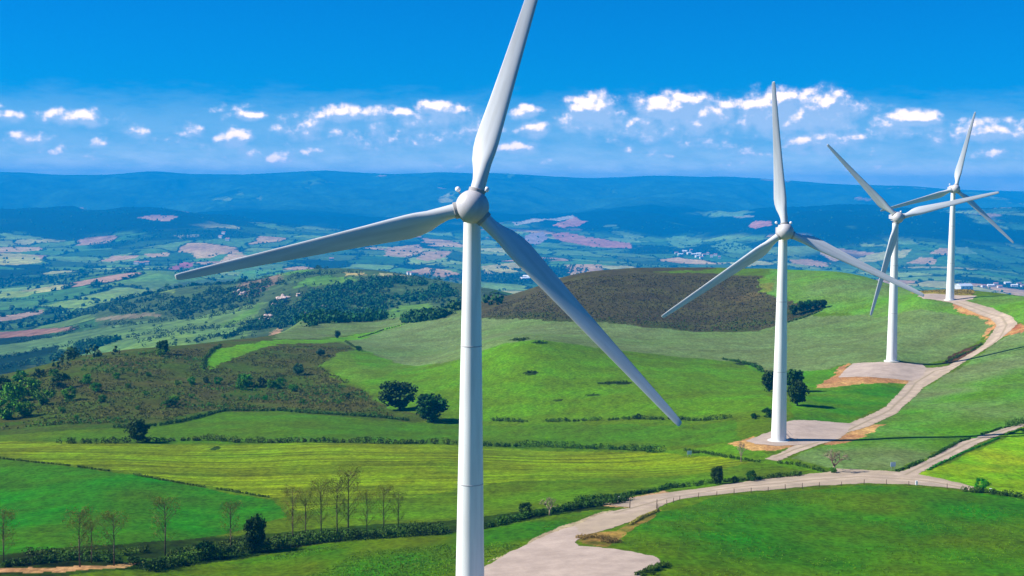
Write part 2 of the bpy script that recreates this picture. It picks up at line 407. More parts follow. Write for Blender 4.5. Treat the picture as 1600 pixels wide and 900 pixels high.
vc = vc * (1 - hedge_m) + C['wood'] * .8 * hedge_m
wd = sstep(.57, .62, fbm(fx, fy, 800, 181, 4))[:, None]
vc = vc * (1 - wd) + C['wood'] * (.7 + .6 * fbm(fx, fy, 40, 191, 3))[:, None] * wd
# wooded hills and mountains
fpx = 800 + F_PX * fx / fy
hw = sstep(6700, 7100, fy + (fbm(fx, fy, 700, 201, 4) - .5) * 1700 + np.interp(fpx, [0, 280, 480, 1080, 1280, 1600], [300, 300, -900, -900, 800, 800]))
clear = sstep(.70, .74, fbm(fx, fy * .6, 420, 211, 4))
hw = (hw * (1 - clear * .85))[:, None]
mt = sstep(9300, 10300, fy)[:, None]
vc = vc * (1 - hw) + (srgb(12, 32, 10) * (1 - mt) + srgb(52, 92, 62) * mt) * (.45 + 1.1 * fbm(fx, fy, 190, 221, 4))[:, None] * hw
col[vm_] = vc

def fpatch(c, *pts): paint([p for p in pts], c)
# larger fields that can be picked out in the valley
fpatch('pink', (862,366),(880,363),(930,372),(986,380),(986,388),(930,386),(890,379),(866,372))
fpatch('pink', (866,352),(896,338),(918,346),(905,353),(880,356))
fpatch(srgb(200,190,170), (800,347),(895,336),(897,340),(806,352))
fpatch(srgb(176,156,160), (820,368),(850,362),(856,372),(840,382),(822,380))
fpatch('tan', (884,414),(940,413),(985,424),(930,432),(890,426))
fpatch('tan', (876,440),(900,441),(880,450),(862,448))
fpatch('tan', (600,400),(606,386),(655,382),(662,392),(640,402))
fpatch('tan', (650,404),(664,393),(706,392),(696,402),(665,408))
fpatch('tan', (640,424),(665,418),(700,422),(720,428),(690,434),(660,430))
fpatch(srgb(196,186,110), (752,416),(800,410),(836,412),(836,422),(760,428))
fpatch(srgb(120,170,90), (1040,372),(1062,368),(1096,372),(1094,384),(1062,388))
fpatch(srgb(110,160,90), (1110,384),(1140,376),(1176,388),(1160,396),(1126,394))
fpatch(srgb(190,186,110), (1340,404),(1372,394),(1425,390),(1415,402),(1346,410))
fpatch('tan', (1450,397),(1468,388),(1486,388),(1486,398))
fpatch(srgb(120,160,110), (1494,397),(1494,386),(1510,386),(1528,397))
fpatch('tan', (1416,411),(1440,402),(1464,404),(1460,413))
fpatch('pink', (1168,353),(1180,345),(1204,346),(1206,352),(1180,357))
fpatch('tan', (1232,406),(1262,405),(1296,411),(1290,418),(1240,412))
fpatch('tan', (1280,390),(1292,396),(1316,406),(1302,408),(1284,398))
fpatch(srgb(200,196,100), (-60,398),(30,396),(60,400),(66,410),(30,414),(-60,414))
fpatch('tan', (-60,388),(60,386),(70,390),(30,394),(-60,396))
fpatch('tan', (156,408),(176,400),(218,399),(210,404),(170,409))
fpatch('tan', (224,397),(262,394),(264,400),(236,402))
fpatch(srgb(190,110,120), (262,419),(286,409),(304,412),(296,418),(270,422))
fpatch('tan', (300,396),(340,388),(354,392),(330,403),(308,404))
fpatch('tan', (340,412),(358,396),(380,398),(394,402),(370,409))
fpatch(srgb(196,150,120), (214,340),(244,336),(280,338),(262,346),(240,344))
fpatch(srgb(150,150,120), (270,368),(310,366),(310,370),(280,372))
fpatch(srgb(180,180,130), (1140,338),(1160,337),(1180,339),(1150,341))
fpatch(srgb(120,160,100), (1120,334),(1162,333),(1162,338),(1130,338))
# slopes and fields of the wooded hill in the middle distance
fpatch(srgb(88,116,60), (130,480),(300,440),(420,425),(560,418),(700,434),(770,452),(830,472),(760,480),(700,495),(560,505),(430,512),(330,540),(230,555),(160,520))
fpatch(srgb(138,170,70), (60,478),(130,466),(170,455),(270,452),(272,460),(180,470),(130,482))
fpatch(srgb(118,158,76), (90,530),(200,505),(330,490),(420,470),(400,492),(280,540),(150,560))
fpatch(srgb(128,166,70), (90,560),(190,545),(290,518),(300,524),(260,545),(150,562))
fpatch(srgb(176,132,106), (-60,520),(0,518),(60,514),(122,510),(120,514),(50,524),(-60,530))
fpatch(srgb(110,150,80), (-60,545),(60,530),(140,515),(250,500),(250,506),(120,532),(0,556))
fpatch(srgb(150,176,66), (-60,456),(20,455),(64,455),(40,464),(-60,466))
fpatch(srgb(190,160,130), (-60,497),(20,492),(68,483),(64,490),(20,500),(-60,506))
fpatch(srgb(160,150,110), (150,498),(250,490),(256,494),(200,498),(150,502))
fpatch(srgb(104,160,52), (365,436),(380,424),(440,418),(490,424),(450,430),(390,440))
fpatch(srgb(106,164,50), (455,450),(480,434),(510,430),(560,436),(540,442),(490,448))
fpatch(srgb(108,162,50), (340,508),(375,492),(408,472),(406,484),(380,500),(345,512))
fpatch(srgb(112,158,52), (600,488),(630,476),(672,474),(690,490),(650,498),(606,498))
fpatch(srgb(130,120,74), (756,462),(790,462),(830,470),(800,478),(770,472))
fpatch(srgb(150,128,96), (370,450),(400,435),(440,430),(438,440),(400,462),(370,465))
fpatch(srgb(220,200,120), (534,426),(566,426),(570,430),(540,430))
fpatch(srgb(214,206,140), (586,427),(620,428),(646,432),(600,432))
# near hill
paint([(-300,0,900),(0,0,930),(300,0,960),(430,0,900),(500,530),(540,538),(556,545),(520,560),(495,575),(540,600),(575,615),(610,640),(690,652),(640,662),(560,655),(440,643),(330,643),(280,660),(180,668),(0,676),(-300,676)], 'heath', .7, 'heathg', sc=16)
paint([(-300,672),(0,660),(180,655),(280,650),(330,640),(440,636),(600,648),(640,662),(560,655),(440,643),(330,643),(280,660),(180,670),(0,680),(-300,680)], 'heathg', .6, 'heath', sc=6)
paint([(430,0,900),(425,0,1250),(660,0,1250),(652,501),(600,513),(520,526),(430,530)], 'grey', .4, 'olive')
paint([(316,580),(320,560),(335,546),(400,536),(480,531),(530,527),(600,513),(642,503),(600,520),(545,532),(500,537),(440,538),(400,546),(360,562),(330,578)], 'bright', .5, 'gbright')
paint([(536,534),(600,516),(655,500),(720,486),(745,498),(850,501),(1000,508),(1100,514),(1180,516),(1225,505),(1265,493),(1400,482),(1490,478),(1548,499),(1555,508),(1540,525),(1490,555),(1440,569),(1400,569),(1320,569),(1300,576),(1250,582),(1200,580),(1160,566),(1050,556),(950,546),(850,531),(820,533),(760,546),(700,566),(640,571),(600,561),(560,545)], 'grey', .5, srgb(104,142,58), sc=60)
paint([(1195,455),(1205,0,1250),(1440,0,1000),(1436,463),(1490,475),(1546,498),(1500,492),(1400,490),(1290,486),(1235,500),(1225,470)], 'gbright', .7, 'grey', sc=70)
paint([(745,498),(740,0,1250),(1206,0,1250),(1190,455),(1230,470),(1290,478),(1262,494),(1222,508),(1180,517),(1000,510),(850,502)], 'heath2', .5, 'heath', sc=12)
paint([(745,498),(790,488),(880,492),(950,499),(1050,504),(1120,498),(1230,482),(1290,479),(1262,494),(1222,508),(1180,517),(1000,510),(850,502)], srgb(74,86,26), .9, 'heath2', sc=14)
paint([(1000,424),(1100,422),(1206,0,1150),(1200,430),(1100,427)], 'olive')
paint([(1186,436),(1206,434),(1204,458),(1186,458)], srgb(130,134,50), .9, 'gbright')
paint([(1130,464),(1180,457),(1196,467),(1150,472)], srgb(134,120,62), .9, 'heath2')
paint([(500,572),(545,548),(560,545),(600,561),(640,571),(700,566),(760,546),(820,533),(850,531),(950,546),(1050,556),(1160,566),(1200,581),(1212,640),(1100,650),(900,656),(700,656),(690,650),(610,640),(575,612)], 'green', .75, 'olive', sc=30)
paint([(500,572),(545,548),(600,561),(640,571),(600,590),(560,598)], srgb(104,150,30), .7, 'olive', sc=10)
paint([(548,552),(570,548),(618,566),(590,576),(560,570)], 'green')
paint([(40,688),(180,670),(290,656),(335,644),(450,643),(560,656),(700,661),(900,664),(1150,656),(1160,690),(1000,700),(500,690),(200,692)], srgb(76,126,0), .6, 'olive', sc=40)
paint([(-300,682),(0,690),(200,694),(500,692),(760,697),(1000,706),(1110,712),(1180,722),(1290,738),(1250,746),(1120,757),(1050,764),(900,785),(760,806),(600,812),(450,795),(438,778),(350,764),(250,748),(100,724),(0,712),(-300,690)], 'yell', .5, srgb(104,150,16), r=1.0, sc=35)
paint([(470,800),(640,775),(800,752),(950,748),(1110,738),(1180,722),(1290,738),(1250,746),(1120,757),(1050,764),(900,785),(760,806),(600,815)], 'olive', .7, 'green', r=.35, sc=22)
paint([(-300,700),(0,716),(100,727),(250,751),(430,780),(446,806),(350,835),(250,852),(0,874),(-300,880)], srgb(46,128,0), .8, srgb(84,126,0), r=.25, sc=50)
paint([(-300,872),(0,868),(200,850),(330,838),(500,825),(700,815),(900,788),(985,778),(960,792),(900,800),(760,826),(560,842),(450,857),(300,885),(0,915),(-300,940)], 'dark', .8, 'dgreen', sc=5)
paint([(-100,900),(0,888),(100,886),(170,883),(230,876),(200,886),(100,892),(0,896)], 'soil', .5, 'tan', sc=4)
paint([(225,905),(300,890),(450,858),(560,843),(760,827),(900,802),(965,795),(900,822),(797,864),(735,902),(690,935),(600,1000),(200,1000)], srgb(52,124,0), .9, srgb(98,122,0), sc=20)
paint([(940,842),(1030,802),(1120,777),(1200,769),(1350,758),(1500,767),(1600,780),(1800,792),(1800,1000),(1060,1000),(1040,880),(950,852)], srgb(50,126,0), .75, srgb(96,126,0), sc=24)
paint([(1230,716),(1310,690),(1400,645),(1440,605),(1590,510),(1620,500),(1800,500),(1800,640),(1600,660),(1500,690),(1400,737),(1300,732)], 'grey', .9, srgb(84,152,0), sc=45)
paint([(1490,470),(1526,464),(1800,0,760),(1800,520),(1600,525),(1590,505)], 'gbright', .5, 'grey', sc=40)
paint([(1430,742),(1600,668),(1800,640),(1800,790),(1600,777),(1520,761)], 'lime', .9, srgb(104,166,0), sc=14)
paint([(1240,585),(1300,596),(1350,599),(1425,599),(1402,622),(1330,662),(1236,656)], 'green', .8, srgb(40,124,10), sc=22)
paint([(1160,566),(1200,581),(1300,577),(1320,570),(1284,606),(1240,600),(1210,600)], srgb(78,150,14), .5, 'green')
paint([(1000,706),(1100,700),(1160,690),(1200,712),(1240,722),(1290,740),(1180,724),(1110,714)], 'green', .5, 'olive')
# bare earth round the pads and beside the track
paint([(1280,607),(1296,590),(1318,573),(1332,566),(1318,586),(1424,592),(1426,598),(1350,599),(1290,607)], 'soil', .6, srgb(190,138,76), sc=4)
paint([(1138,693),(1160,688),(1180,682),(1205,690),(1245,696),(1215,704),(1175,706)], 'soil', .6, srgb(190,138,76), sc=4)
paint([(1280,694),(1310,684),(1350,664),(1384,664),(1345,686),(1300,696)], 'soil', .6, srgb(190,138,76), sc=4)
paint([(1490,474),(1520,483),(1552,496),(1562,508),(1550,520),(1540,530),(1548,510),(1530,496),(1500,486)], 'soil', .5, srgb(214,130,70), sc=4)
paint([(1586,507),(1602,509),(1594,520),(1560,527)], srgb(176,110,66), .6, 'soil', sc=4)
paint([(1470,566),(1488,552),(1535,536),(1528,548),(1490,570)], 'dsoil', .8, 'dark', sc=4)
paint([(1424,458),(1430,0,815),(1520,0,815),(1520,462),(1480,461),(1440,460)], 'dry', .7, srgb(90,100,30), sc=4)
paint([(1430,0,812),(1440,0,930),(1800,0,830),(1800,0,715),(1600,0,722),(1520,0,812)], srgb(70,82,34))
paint([(900,840),(925,832),(960,830),(1000,812),(1035,796),(1024,806),(975,838),(950,856),(905,850)], srgb(176,140,70), .7, 'dgreen', sc=3)
paint([(760,880),(850,836),(940,800),(960,796),(900,826),(800,868)], srgb(196,180,140))
paint([(935,790),(960,784),(1045,766),(1045,774),(980,792)], 'tan')
# dark scrub dabs in the green
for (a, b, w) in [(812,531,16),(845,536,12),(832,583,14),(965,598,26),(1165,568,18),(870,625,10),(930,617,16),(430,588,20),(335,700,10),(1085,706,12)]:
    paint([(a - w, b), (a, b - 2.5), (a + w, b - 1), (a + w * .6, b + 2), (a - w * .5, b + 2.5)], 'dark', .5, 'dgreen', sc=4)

# ---------------------------------------------------------------- ground materials and meshes
def ground_mat(name, fine, rowmix=True):
    m = bpy.data.materials.new(name); m.use_nodes = True; t_ = m.node_tree; b = t_.nodes['Principled BSDF']
    b.inputs['Roughness'].default_value = 1; b.inputs['Specular IOR Level'].default_value = 0.04
    a = N(t_, 'ShaderNodeAttribute', attribute_name='Col'); geo = N(t_, 'ShaderNodeNewGeometry')
    def noise(scl, det, rough=.6):
        v = N(t_, 'ShaderNodeVectorMath', operation='MULTIPLY'); t_.links.new(geo.outputs['Position'], v.inputs[0]); v.inputs[1].default_value = scl
        n = N(t_, 'ShaderNodeTexNoise'); t_.links.new(v.outputs[0], n.inputs['Vector']); n.inputs['Scale'].default_value = 1; n.inputs['Detail'].default_value = det; n.inputs['Roughness'].default_value = rough
        return n.outputs[0]
    n1 = noise((fine, fine * .8, fine), 5, .7); n2 = noise((fine * .06, fine * .05, 0), 4)
    n5 = noise((fine * .34, fine * .14, 0), 5, .7)
    f1 = maprange(t_, n1, .3, .7, .62, 1.38); f2 = maprange(t_, n2, .3, .7, .8, 1.18)
    g = mth(t_, 'MULTIPLY', mth(t_, 'MULTIPLY', f1, f2), maprange(t_, n5, .3, .7, .8, 1.2))
    if rowmix:
        r = N(t_, 'ShaderNodeAttribute', attribute_name='rows')
        n3 = noise((.010, .26, 0), 3, .7); n4 = noise((.02, 1.1, 0), 2)
        rr = mth(t_, 'MULTIPLY', maprange(t_, n3, .35, .65, .5, 1.25), maprange(t_, n4, .3, .7, .88, 1.1))
        g = mth(t_, 'MULTIPLY', g, mth(t_, 'ADD', mth(t_, 'MULTIPLY', mth(t_, 'SUBTRACT', rr, 1.0), r.outputs['Fac']), 1.0))
        # tramlines, the paired wheel tracks of the sprayer
    cmb = N(t_, 'ShaderNodeCombineColor')
    for i in range(3): t_.links.new(g, cmb.inputs[i])
    c_ = mixc(t_, 1.0, a.outputs['Color'], cmb.outputs[0], 'MULTIPLY')
    hs = N(t_, 'ShaderNodeHueSaturation'); t_.links.new(c_, hs.inputs['Color']); t_.links.new(maprange(t_, n2, .3, .7,   .482, .508), hs.inputs['Hue'])
    t_.links.new(hs.outputs[0], b.inputs['Base Color'])
    bp = N(t_, 'ShaderNodeBump'); bp.inputs['Strength'].default_value = .5; bp.inputs['Distance'].default_value = .5 / max(fine, .05) * .35
    t_.links.new(n1, bp.inputs['Height']); t_.links.new(bp.outputs[0], b.inputs['Normal'])
    return m
M_near = ground_mat('grass_ground', .9); M_far = ground_mat('valley_ground', .05, False)
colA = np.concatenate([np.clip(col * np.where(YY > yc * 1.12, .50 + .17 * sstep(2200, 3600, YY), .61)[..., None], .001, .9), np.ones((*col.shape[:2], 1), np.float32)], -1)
NU = len(UG)
P3 = np.stack([XX, YY, TZ], -1)
def strip(name, r0, r1, mat):
    r1 = min(r1, len(YS) - 1); nr = r1 - r0 + 1
    idx = np.arange(nr * NU).reshape(nr, NU)
    q = np.stack([idx[:-1, :-1], idx[:-1, 1:], idx[1:, 1:], idx[1:, :-1]], -1).reshape(-1, 4)
    me = np_mesh(name, P3[r0:r1 + 1].reshape(-1, 3), q, True, {'Col': ('FLOAT_COLOR', colA[r0:r1 + 1].reshape(-1, 4)), 'rows': ('FLOAT', rows[r0:r1 + 1].ravel())})
    return tag(link(name, me, mat), kind='structure')
ra = int(np.searchsorted(YS, 1260)); rb = int(np.searchsorted(YS, 9000))
strip('ground', 0, ra, M_near); strip('valley', ra, rb, M_far); strip('mountains', rb, len(YS) - 1, M_far)

def gravel_mat(name, c1_, c2_):
    m = bpy.data.materials.new(name); m.use_nodes = True; t_ = m.node_tree; b = t_.nodes['Principled BSDF']
    b.inputs['Roughness'].default_value = .95; b.inputs['Specular IOR Level'].default_value = .1
    geo = N(t_, 'ShaderNodeNewGeometry')
    n = N(t_, 'ShaderNodeTexNoise'); t_.links.new(geo.outputs['Position'], n.inputs['Vector']); n.inputs['Scale'].default_value = .18; n.inputs['Detail'].default_value = 8; n.inputs['Roughness'].default_value = .75
    t_.links.new(mixc(t_, maprange(t_, n.outputs[0], .3, .7), (*c1_, 1), (*c2_, 1)), b.inputs['Base Color'])
    if name == 'gravel':
        ra_ = N(t_, 'ShaderNodeAttribute', attribute_name='rut'); src = b.inputs['Base Color'].links[0].from_socket
        cm = mixc(t_, mth(t_, 'MULTIPLY', ra_.outputs['Fac'], maprange(t_, n.outputs[0], .3, .6, .35, 1.0)), src, (*srgb(118, 108, 76), 1)); t_.links.new(cm, b.inputs['Base Color'])
    n2 = N(t_, 'ShaderNodeTexNoise'); t_.links.new(geo.outputs['Position'], n2.inputs['Vector']); n2.inputs['Scale'].default_value = 5; n2.inputs['Detail'].default_value = 4
    bp = N(t_, 'ShaderNodeBump'); bp.inputs['Strength'].default_value = .4; bp.inputs['Distance'].default_value = .08
    t_.links.new(n2.outputs[0], bp.inputs['Height']); t_.links.new(bp.outputs[0], b.inputs['Normal'])
    return m
M_gravel = gravel_mat('gravel', tuple(srgb(150,134,118)), tuple(srgb(186,166,144)))
M_pad = gravel_mat('pad_gravel', tuple(srgb(152,136,124)), tuple(srgb(178,160,146)))
SUB = 4
fj = np.arange(0, ra * SUB + 1) / SUB; fY = np.exp(np.interp(fj, np.arange(len(YS)), LY))
FU, FY = np.meshgrid(UG, fY); FX = FU * FY; FZ = height(FX, FY); FP = np.stack([FX, FY, FZ], -1)
mx = (FX[:-1, :-1] + FX[1:, 1:]) / 2; my = (FY[:-1, :-1] + FY[1:, 1:]) / 2
wmx = mx + (vnoise(mx / 1.6, my / 1.6, 300) - .5) * .5; wmy = my + (vnoise(mx / 1.6, my / 1.6, 301) - .5) * .8
taken = np.zeros(mx.shape, bool)
def sheet(name, polys, mat, lift=.06):
    m = np.zeros(mx.shape, bool)
    for p in polys: m |= inside(wpoly(p), wmx, wmy)
    m &= ~taken; taken[m] = True
    jj, ii = np.where(m)
    q = np.stack([jj * NU + ii, jj * NU + ii + 1, (jj + 1) * NU + ii + 1, (jj + 1) * NU + ii], -1)
    uq, inv = np.unique(q, return_inverse=True)
    v = FP.reshape(-1, 3)[uq].copy(); v[:, 2] += lift
    at_ = None
    if name == 'gravel_road':
        d = np.full(len(v), 9e9)
        for L in CENTRE:
            W = np.array([at(*p)[:2] for p in L])
            for a, b in zip(W, W[1:]):
                ab = b - a; tt = np.clip(((v[:, :2] - a) @ ab) / (ab @ ab), 0, 1); d = np.minimum(d, np.hypot(*(v[:, :2] - a - tt[:, None] * ab).T))
        at_ = {'rut': ('FLOAT', .75 * np.exp(-(d / .42) ** 2) + .25 * sstep(2.2, 3.4, d))}
    return tag(link(name, np_mesh(name, v, inv.reshape(-1, 4), True, at_), mat), kind='structure')
CENTRE = [[(960,802),(1010,788),(1050,777),(1120,766),(1200,757),(1270,750),(1340,745),(1400,748),(1450,752),(1515,764)],
          [(1415,742),(1441,729),(1515,691),(1585,667)], [(1210,715),(1240,703),(1300,686),(1345,663),(1392,640),(1413,620),(1431,598),(1460,580),(1492,572),(1530,553),(1562,528),(1573,508),(1565,495),(1530,484),(1495,472)]]
sheet('turbine_pad', [[(757,886),(797,863),(860,834),(897,822),(912,836),(897,848),(905,853),(960,858),(1000,865),(1025,870),(1032,878),(1012,893),(985,912),(960,960),(900,1040),(690,1040),(690,935),(735,902)]], M_pad)
sheet('turbine_pad', [[(1165,689),(1205,674),(1228,660),(1236,657),(1270,657),(1330,662),(1325,675),(1300,689),(1240,696),(1214,697),(1180,694)]], M_pad)
sheet('turbine_pad', [[(1310,590),(1320,578),(1332,568),(1395,567),(1440,569),(1448,576),(1440,590),(1425,595),(1380,591)]], M_pad)
sheet('turbine_pad', [[(1433,463),(1440,460),(1480,460.5),(1526,462),(1520,467.5),(1505,470),(1480,471),(1442,467)]], M_pad)
sheet('gravel_road', [
  [(895,823),(940,803),(985,793),(940,788),(1000,776),(1060,767.5),(1130,758),(1200,748),(1260,741),(1310,736),(1375,735),(1420,739),(1450,744),(1500,755),(1522,761),(1520,767),(1480,762),(1420,757),(1350,755.5),(1280,759),(1200,766),(1120,773),(1062,780),(1040,788),(1022,798),(985,815),(945,829),(908,838)],
  [(1300,732),(1350,734),(1400,738),(1340,741),(1310,739)],
  [(1402,739),(1432,728),(1500,691),(1574,668),(1660,646),(1660,652),(1600,666),(1530,692),(1452,731),(1430,744)],
  [(1195,717),(1216,709),(1240,697),(1285,688),(1330,672),(1310,687),(1282,694),(1242,709),(1216,721)],
  [(1325,662),(1355,650),(1385,635),(1398,620),(1420,596),(1440,590),(1448,575),(1480,572),(1510,556),(1534,541),(1548,523),(1558,508),(1548,498),(1515,485),(1485,473),(1470,470),(1507,469.5),(1550,481),(1582,495),(1590,506),(1576,519),(1550,539),(1510,564),(1475,586),(1442,606),(1425,624),(1402,645),(1380,656),(1350,669),(1325,676)]], M_gravel)

# ---------------------------------------------------------------- wind turbines
def paint_mat(name, c, rough=.35, dirt=.06):
    m = bpy.data.materials.new(name); m.use_nodes = True; t_ = m.node_tree; b = t_.nodes['Principled BSDF']
    tcn = N(t_, 'ShaderNodeTexCoord'); v = N(t_, 'ShaderNodeVectorMath', operation='MULTIPLY'); t_.links.new(tcn.outputs['Object'], v.inputs[0]); v.inputs[1].default_value = (1.2, 1.2, .12)
    n = N(t_, 'ShaderNodeTexNoise'); t_.links.new(v.outputs[0], n.inputs['Vector']); n.inputs['Scale'].default_value = 1; n.inputs['Detail'].default_value = 6
    lo = tuple(x * (1 - dirt * 2.2) for x in c); 
    t_.links.new(mixc(t_, maprange(t_, n.outputs[0], .35, .7), (*c, 1), (*lo, 1)), b.inputs['Base Color'])
    t_.links.new(maprange(t_, n.outputs[0], .3, .7, rough, rough + .2), b.inputs['Roughness'])
    return m
M_white = paint_mat('white_tower_paint', (.82, .83, .81)); M_blade = paint_mat('white_blade_gelcoat', (.60, .62, .64), .4, .08)
M_collar = paint_mat('grey_collar', (.34, .32, .31), .6); M_hub = paint_mat('pale_grey_gelcoat', (.50, .48, .49), .45, .06); M_dark = paint_mat('dark_rubber', (.06, .05, .05), .7); M_conc = paint_mat('concrete', (.62, .60, .56), .9)
M_lamp = paint_mat('white_lamp_glass', (.9, .9, .9), .2, 0); M_steel = paint_mat('galvanised_steel', (.35, .36, .37), .5)
def blade_bm():
    bm = bmesh.new(); seg = 28
    st = [(1.7, 2.0, 1, 20), (2.6, 1.95, 1, 20), (3.6, 1.98, .94, 20), (4.8, 2.35, .72, 20), (6.2, 2.95, .48, 19), (7.8, 3.42, .34, 17), (9.2, 3.5, .29, 15), (11.5, 3.25, .25, 12.5), (15, 2.85, .22, 9.5),
          (20, 2.4, .2, 6.5), (25, 2.03, .185, 4), (30, 1.7, .175, 2.2), (35, 1.38, .17, 1), (38.5, 1.15, .165, .3), (40.2, .98, .16, 0), (40.8, .8, .15, 0), (41, .45, .12, 0)]
    rings = []
    for (r, c, th, tw) in st:
        b = R(tw + 6); k = min(1, max(0, (1 - th) / .5)); ring = []
        pre = -1.6 * (r / RB) ** 2
        for i in range(seg):
            a = 2 * math.pi * i / seg
            x = .5 * math.cos(a); y = .5 * th * math.sin(a) * ((1 - k) + k * (.30 + .95 * ((1 + math.cos(a)) / 2) ** .8))
            x = (x - .2 * k) * c; y *= c
            ring.append(bm.verts.new((x * math.cos(b) + y * math.sin(b), -x * math.sin(b) + y * math.cos(b) + pre, r)))
        rings.append(ring)
    for a, b2 in zip(rings, rings[1:]):
        for i in range(seg): bm.faces.new((a[i], a[(i + 1) % seg], b2[(i + 1) % seg], b2[i]))
    bm.faces.new(rings[0]); bm.faces.new(rings[-1]); return bm
def make_turbine():
    root = empty('wind_turbine', (0, 0, 0))
    bm = bmesh.new(); lathe(bm, [(3.1, -1.2), (3.1, .18), (2.95, .24)], 48); bm_obj('foundation', bm, M_conc, root, autosm=30)
    bm = bmesh.new(); H = HUBH - 1.9
    pr = []
    for i in range(25):
        h = .2 + (H - .2) * i / 24; pr.append((2.12 + (1.17 - 2.12) * i / 24, h))
    lathe(bm, pr, 64); tw = bm_obj('tower', bm, M_white, root, autosm=40)
    for h in (19.5, 39.0):
        bm = bmesh.new(); r = 2.12 + (1.17 - 2.12) * (h - .2) / (H - .2)
        lathe(bm, [(r - .02, h - .09), (r + .025, h - .07), (r + .025, h + .07), (r - .02, h + .09)], 64); bm_obj('flange', bm, M_hub, tw, autosm=30)
    bm = bmesh.new(); box(bm, (-.55, -2.07, 3.4), (.95, .16, 2.2), .05); bm_obj('door', bm, M_dark, tw, autosm=30)
    bm = bmesh.new(); box(bm, (-.55, -2.75, 2.2), (1.3, 1.3, .1))
    for k in range(8): box(bm, (-1.35 - .27 * k, -2.75, 2.0 - .25 * k), (.28, .9, .06))
    for sx in (-1.15, .05):
        tube(bm, (sx, -3.35, .2), (sx, -3.35, 3.3), .035, .035)
    tube(bm, (-1.15, -3.35, 3.3), (.05, -3.35, 3.3), .035, .035); tube(bm, (-1.15, -3.35, 3.3), (-3.4, -3.35, 1.1), .035, .035)
    bm_obj('steps', bm, M_steel, tw, smooth=False)
    bm = bmesh.new(); lathe(bm, [(1.25, HUBH - 2.15), (1.32, HUBH - 2.05), (1.32, HUBH - 1.8), (1.2, HUBH - 1.7)], 40); bm_obj('yaw_ring', bm, M_dark, root, autosm=30)
    bm = bmesh.new(); box(bm, (0, 2.6, HUBH + .1), (2.9, 8.8, 3.4), .8)
    for v in bm.verts:
        if v.co.y > 3: v.co.z = HUBH + .3 + (v.co.z - HUBH - .3) * .86; v.co.x *= .9
    nac = bm_obj('nacelle', bm, M_hub, root, autosm=50)
    for sx in (-1, 1):
        bm = bmesh.new(); tube(bm, (sx * 1.55, -.2, HUBH + 1.6), (sx * 1.95, -.2, HUBH + 2.1), .07, .07)
        bm_obj('lamp_bracket', bm, M_steel, nac)
        bm = bmesh.new(); bmesh.ops.create_icosphere(bm, subdivisions=3, radius=.38, matrix=Matrix.Translation((sx * 2.0, -.2, HUBH + 2.35))); bm_obj('warning_lamp', bm, M_lamp, nac)
    # hub and rotor
    bm = bmesh.new()
    lathe(bm, [(1.55, 1.75), (1.9, 1.5), (2.15, .9), (2.3, .2), (2.28, -.5), (2.1, -1.15), (1.75, -1.7), (1.25, -2.15), (.65, -2.42), (.15, -2.5)], 48, 'Y')
    hub = bm_obj('hub', bm, M_hub, root, autosm=60); hub.rotation_mode = 'YXZ'; hub.location = (0, -3.9, HUBH)
    bl = None
    for k in range(3):
        if bl is None: bl = bm_obj('blade', blade_bm(), M_blade, hub)
        else: bl = bl.copy(); scene.collection.objects.link(bl); bl.parent = hub
        bl.rotation_euler = (0, R(120 * k), 0)
    cl = None
    for k in range(3):
        if cl is None:
            bm = bmesh.new(); lathe(bm, [(1.14, 1.75), (1.16, 2.35), (1.16, 2.5), (1.02, 2.56)], 36); cl = bm_obj('blade_collar', bm, M_collar, hub, autosm=30)
        else: cl = cl.copy(); scene.collection.objects.link(cl); cl.parent = hub
        cl.rotation_euler = (0, R(120 * k), 0)
    return root
proto = make_turbine()
bpy.context.view_layer.update()
for i, (hx, by, Y, ang, hy, lab) in enumerate(TUR):
    o = proto if i == 0 else copy_tree(proto)
    yaw = R((2, -3, -2, -1)[i]); d = ray(hx, hy); nd = Y - 3.9 * math.cos(yaw); gx = d[0] * nd - 3.9 * math.sin(yaw); gz = CAMZ + d[2] * nd - HUBH
    g = float(height(gx, Y))
    o.location = (gx, Y, gz); o.rotation_euler = (0, 0, yaw)
    print('turbine', i, 'base', round(gz - CAMZ, 1), 'ground', round(g - CAMZ, 1))
    tag(o, lab, 'wind turbine', 'wind turbines in a row along the gravel track')
    for ch in o.children:
        if ch.name.startswith('hub'): ch.rotation_euler = (R(-4), R(ang), 0)
        if ch.name.startswith('tower') and i in (0, 1, 3): ch.rotation_euler = (0, 0, R(165))
        if ch.name.startswith('foundation'): ch.location.z = min(0, g + .1 - gz) if g > gz - .5 else 0

# ---------------------------------------------------------------- foliage
def leaf_mat(name, c, var=.35, rough=.7, hue=.03):
    m = bpy.data.materials.new(name); m.use_nodes = True; t_ = m.node_tree; b = t_.nodes['Principled BSDF']
    b.inputs['Roughness'].default_value = rough; b.inputs['Specular IOR Level'].default_value = .15
    geo = N(t_, 'ShaderNodeNewGeometry'); oi = N(t_, 'ShaderNodeObjectInfo')
    hs = N(t_, 'ShaderNodeHueSaturation'); hs.inputs['Color'].default_value = (*c, 1)
    t_.links.new(maprange(t_, oi.outputs['Random'], 0, 1, .5 - hue, .5 + hue, False), hs.inputs['Hue'])
    n = N(t_, 'ShaderNodeTexNoise'); t_.links.new(geo.outputs['Position'], n.inputs['Vector']); n.inputs['Scale'].default_value = .12; n.inputs['Detail'].default_value = 3
    v = mth(t_, 'MULTIPLY', maprange(t_, geo.outputs['Random Per Island'], 0, 1, 1 - var, 1 + var, False), maprange(t_, n.outputs[0], .3, .7, .6, 1.1))
    t_.links.new(v, hs.inputs['Value']); t_.links.new(hs.outputs[0], b.inputs['Base Color'])
    return m
